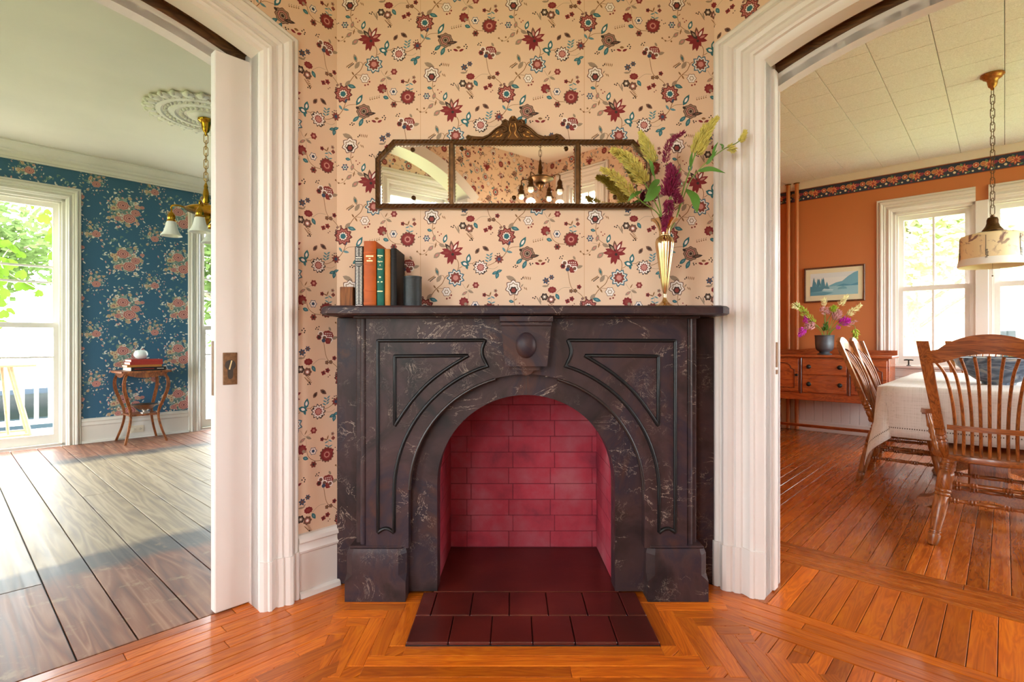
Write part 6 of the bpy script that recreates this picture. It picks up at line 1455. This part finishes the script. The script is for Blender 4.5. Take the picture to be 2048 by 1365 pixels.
chandelier(HM(CB, CA), 'polished brass chandelier with frosted bell shades below the plaster rosette', 'brass', 4, .70, True, radians(62.7), CEIL-.046)
chandelier(WM(.25, -.35) @ Matrix.Translation((0, 0, CEIL)) @ Matrix.Scale(.8, 4) @ Matrix.Translation((0, 0, -CEIL)), 'dark bronze pan chandelier of the hall, seen in the mirror', 'bronze', 4, .52, False, .5, CEIL)

# ---------------------------------------------------------------- outside
MB().box(-40, 45, -45, 45, -1.17, -1.15).obj('ground', 'grass', None, HOUSE, 0, kind='structure', label='lawn around the house')
MB().box(PB0-2, PB1+2, PA+.2, PA+2.3, -.16, -.1).obj('porch_deck', 'porch_floor', None, HOUSE, 0, kind='structure', label='grey porch floor outside the tall windows')
MB().box(-30, 30, PA+12, PA+18, -1.15, -1.135).obj('driveway', 'road', None, HOUSE, 0, kind='structure', label='pale driveway beyond the porch')
po = empty('porch_railing', HM(0, PA+2.1), label='white porch balustrade outside the tall windows', cat='railing')
MB().bbox(PB0-1.5, PB1+1.5, -.04, .04, .70, .76, .01).obj('top_rail', 'porch_paint', po, None, 0); MB().bbox(PB0-1.5, PB1+1.5, -.03, .03, -.02, .04, .01).obj('bottom_rail', 'porch_paint', po, None, 0)
bm_ = None; x = PB0-1.4
while x < PB1+1.4:
    if bm_ is None: o = MB().box(-.02, .02, -.02, .02, .03, .71).obj('baluster', 'porch_paint', po, Matrix.Translation((x, 0, 0)), 0); bm_ = o.data
    else: o = bpy.data.objects.new('baluster', bm_); COL.objects.link(o); o.parent = po; o.matrix_basis = Matrix.Translation((x, 0, 0))
    x += .13
rt = empty('cane_table', HM(-1.82, PA+1.1, -.1), label='rustic cane table with splayed legs on the porch', cat='table')
MB().bbox(-.36, .36, -.22, .22, .83, .86, .01).obj('top', 'cane', rt, None, 0)
for sx, sy in ((-1, -1), (1, -1), (-1, 1), (1, 1)): MB().tube([(sx*.16, sy*.14, .83), (sx*.33, sy*.2, 0)], .018, 8).obj('leg', 'cane', rt, None, 60)
for sy in (-1, 1): MB().tube([(-.30, sy*.19, .12), (.30, sy*.19, .12)], .013, 8).obj('stretcher', 'cane', rt, None, 60)
for sx in (-1, 1): MB().tube([(sx*.10, 0, .83), (sx*.15, 0, .10)], .014, 8).obj('brace', 'cane', rt, None, 60)
def car(mtx, mat, label):
    e = empty('car', mtx, label=label, cat='car', group='cars parked beyond the porch')
    side = [(-2.2, .35), (-2.25, .7), (-2.1, .92), (-1.3, 1.0), (-.75, 1.42), (.75, 1.45), (1.45, 1.0), (2.15, .88), (2.25, .6), (2.2, .35)]
    MB().prism(side, lambda u, v, d: (u, d, v), -.86, .86).obj('body', mat, e, None, 30)
    for s in (-1, 1):
        for a, b in ((-1.05, -.08), (.02, 1.05)):
            top = 1.37; MB().prism([(a, 1.02), (b, 1.02), (b-(.25 if b > .5 else 0), top), (a+(.28 if a < -.5 else 0), top)], lambda u, v, d: (u, d, v), *sorted((s*.862, s*.868))).obj('side_window', 'car_glass', e, None, 0)
    MB().box(-.72, .72, -.7, .7, 0, .01, Matrix.Translation((1.1, 0, 1.22)) @ Matrix.Rotation(radians(33), 4, 'Y') @ Matrix.Diagonal((.5, 1, 1, 1))).obj('windscreen', 'car_glass', e, None, 0)
    for x in (-1.4, 1.4):
        for s in (-1, 1):
            w = MB().lathe([(.18, -.1), (.31, -.1), (.33, -.06), (.33, .06), (.31, .1), (.18, .1)], 20, Matrix.Translation((x, s*.80, .33)) @ Matrix.Rotation(pi/2, 4, 'X')).obj('wheel', 'rubber', e, None, 40); MB().lathe([(1e-5, -.11), (.17, -.105), (.17, .105), (1e-5, .11)], 16, Matrix.Translation((x, s*.80, .33)) @ Matrix.Rotation(pi/2, 4, 'X')).obj('hub', 'silver', w, None, 40)
    for s in (-1, 1): MB().bbox(-2.27, -2.2, s*.62-.14, s*.62+.14, .68, .82, .02).obj('tail_light', 'tail_red', e, None, 0)
    for s in (-1, 1): MB().bbox(2.18, 2.26, s*.6-.16, s*.6+.16, .62, .76, .02).obj('headlight', 'ceramic', e, None, 0)
    return e
car(HM(-.6, 19.9, -1.135, radians(120)), 'car_grey', 'grey car seen from behind through the tall window')
car(HM(-1.9, 9.3, -1.15, radians(8)), 'car_dark', 'dark blue car parked close behind the porch railing')
def leaves(mb, c, R, n, L, rg, shell=.5):
    for i in range(n):
        d = Vector((rg.gauss(0, 1), rg.gauss(0, 1), rg.gauss(0, 1))).normalized(); p = Vector(c)+Vector((d.x*R[0], d.y*R[1], d.z*R[2]))*rg.uniform(shell, 1)
        q = Vector((rg.gauss(0, 1), rg.gauss(0, 1), rg.gauss(0, .5))).normalized(); s = q.orthogonal().normalized(); l = L*rg.uniform(.6, 1.3)
        mb.add([p-q*l*.5, p+s*l*.3, p+q*l*.5, p-s*l*.3], [(0, 1, 2, 3)])
def tree(b, a, h, R, n, L, mat, label, seed, group='trees around the house'):
    rg = random.Random(seed); e = empty('tree', HM(b, a, -1.15), label=label, cat='tree', group=group)
    MB().tube(spline([(0, 0, 0), (.1, .05, h*.3), (-.05, .1, h*.6), (0, 0, h*.85)], 5), [.22-.008*i for i in range(16)], 8).obj('trunk', 'bark', e, None, 60)
    for k in range(5): t = rg.uniform(0, 6.28); MB().tube(spline([(0, 0, h*(.3+.08*k)), (cos(t)*R*.4, sin(t)*R*.4, h*(.42+.08*k)), (cos(t)*R*.8, sin(t)*R*.8, h*(.5+.08*k))], 5), .05, 6).obj('branch', 'bark', e, None, 60)
    mb = MB()
    for k in range(9): t = rg.uniform(0, 6.28); r = rg.uniform(0, R*.65); leaves(mb, (r*cos(t), r*sin(t), h*rg.uniform(.4, .9)), (R*.55, R*.55, h*.22), n//9, L, rg, .2)
    mb.obj('foliage', mat, e, None, 0, recalc=False, kind='stuff'); return e
tree(15.5, -.3, 6.5, 2.6, 4200, .26, 'foliage_pale', 'pale tree outside the dining room windows, beside the far house', 1)
tree(17, -7.0, 7.0, 3.0, 4200, .28, 'foliage_pale', 'pale tree outside the dining room windows, farther right', 2)
tree(13.5, -3.6, 3.2, 1.8, 3600, .2, 'foliage', 'low bushy tree under the dining room windows', 3)
tree(-7.5, PA+22, 8.0, 4.0, 4200, .4, 'foliage', 'tree beyond the driveway, left of the parked cars', 4)
tree(-1.5, PA+24, 9.0, 4.5, 4200, .4, 'foliage', 'big tree beyond the driveway behind the grey car', 5)
tree(3.2, PA+8, 6.0, 2.6, 4200, .26, 'foliage', 'tree beside the porch behind the brass chandelier', 6)
rb = empty('redbud_branch', HM(-1.5, PA+1.9, 0), label='leafy branches with big round bright green leaves hanging over the porch', cat='branch')
rg = random.Random(4); mb = MB(); mv = MB(); hl = [(0, -.1), (.28, .1), (.42, .36), (.36, .62), (.16, .7), (0, .6), (-.16, .7), (-.36, .62), (-.42, .36), (-.28, .1)]
for k in range(16):
    x = rg.uniform(-1.6, 1.0); z0 = rg.uniform(2.1, 2.9); P = [(x, .3, z0), (x+rg.uniform(-.3, .3), .1, z0-.35), (x+rg.uniform(-.4, .4), -.1, max(1.25, z0-rg.uniform(.6, 1.1)))]; sp_ = spline(P, 8); mv.tube(sp_, .006, 5)
    for p in sp_[::2]:
        for r in range(2):
            s = rg.uniform(.10, .18); m = Matrix.Translation(p+Vector((rg.uniform(-.16, .16), rg.uniform(-.15, .15), rg.uniform(-.12, .08)))) @ Matrix.Rotation(rg.uniform(-.9, .9), 4, 'Z') @ Matrix.Rotation(rg.uniform(-.7, .5), 4, 'X') @ Matrix.Rotation(pi+rg.uniform(-.7, .7), 4, 'Y')
            mb.add([m @ Vector((u*s, .06*s*abs(u), v*s)) for u, v in hl], [tuple(range(10))])
mv.obj('twigs', 'bark', rb, None, 60, kind='stuff'); mb.obj('leaves', 'leaf_vine', rb, None, 0, recalc=False, kind='stuff')
# neighbouring house
nh = empty('neighbour_house', HM(24, -2.5, -1.15), label='pale sided neighbouring house with a shingled roof beyond the dining room windows', cat='house')
MB().box(0, 5, -5, 4.0, 0, 3.3).obj('wall', 'siding', nh, None, 0)
for i in range(20): MB().box(-.025, 0, -5, 4.0, .16*i+.02, .16*i+.165).obj('siding_board', 'siding', nh, None, 0)
MB().prism([(-.6, 3.2), (2.5, 5.6), (5.6, 3.2), (5.6, 3.35), (2.5, 5.8), (-.6, 3.4)], lambda u, v, d: (u, d, v), -5.4, 4.4).obj('roof', 'shingle', nh, None, 0)
for y in (-3.2, .6): w = MB().box(-.05, -.02, y-.5, y+.5, 1.1, 2.6).obj('window', 'porch_paint', nh, None, 0); MB().box(-.06, -.045, y-.42, y+.42, 1.18, 2.52).obj('pane', 'car_glass', w, None, 0)
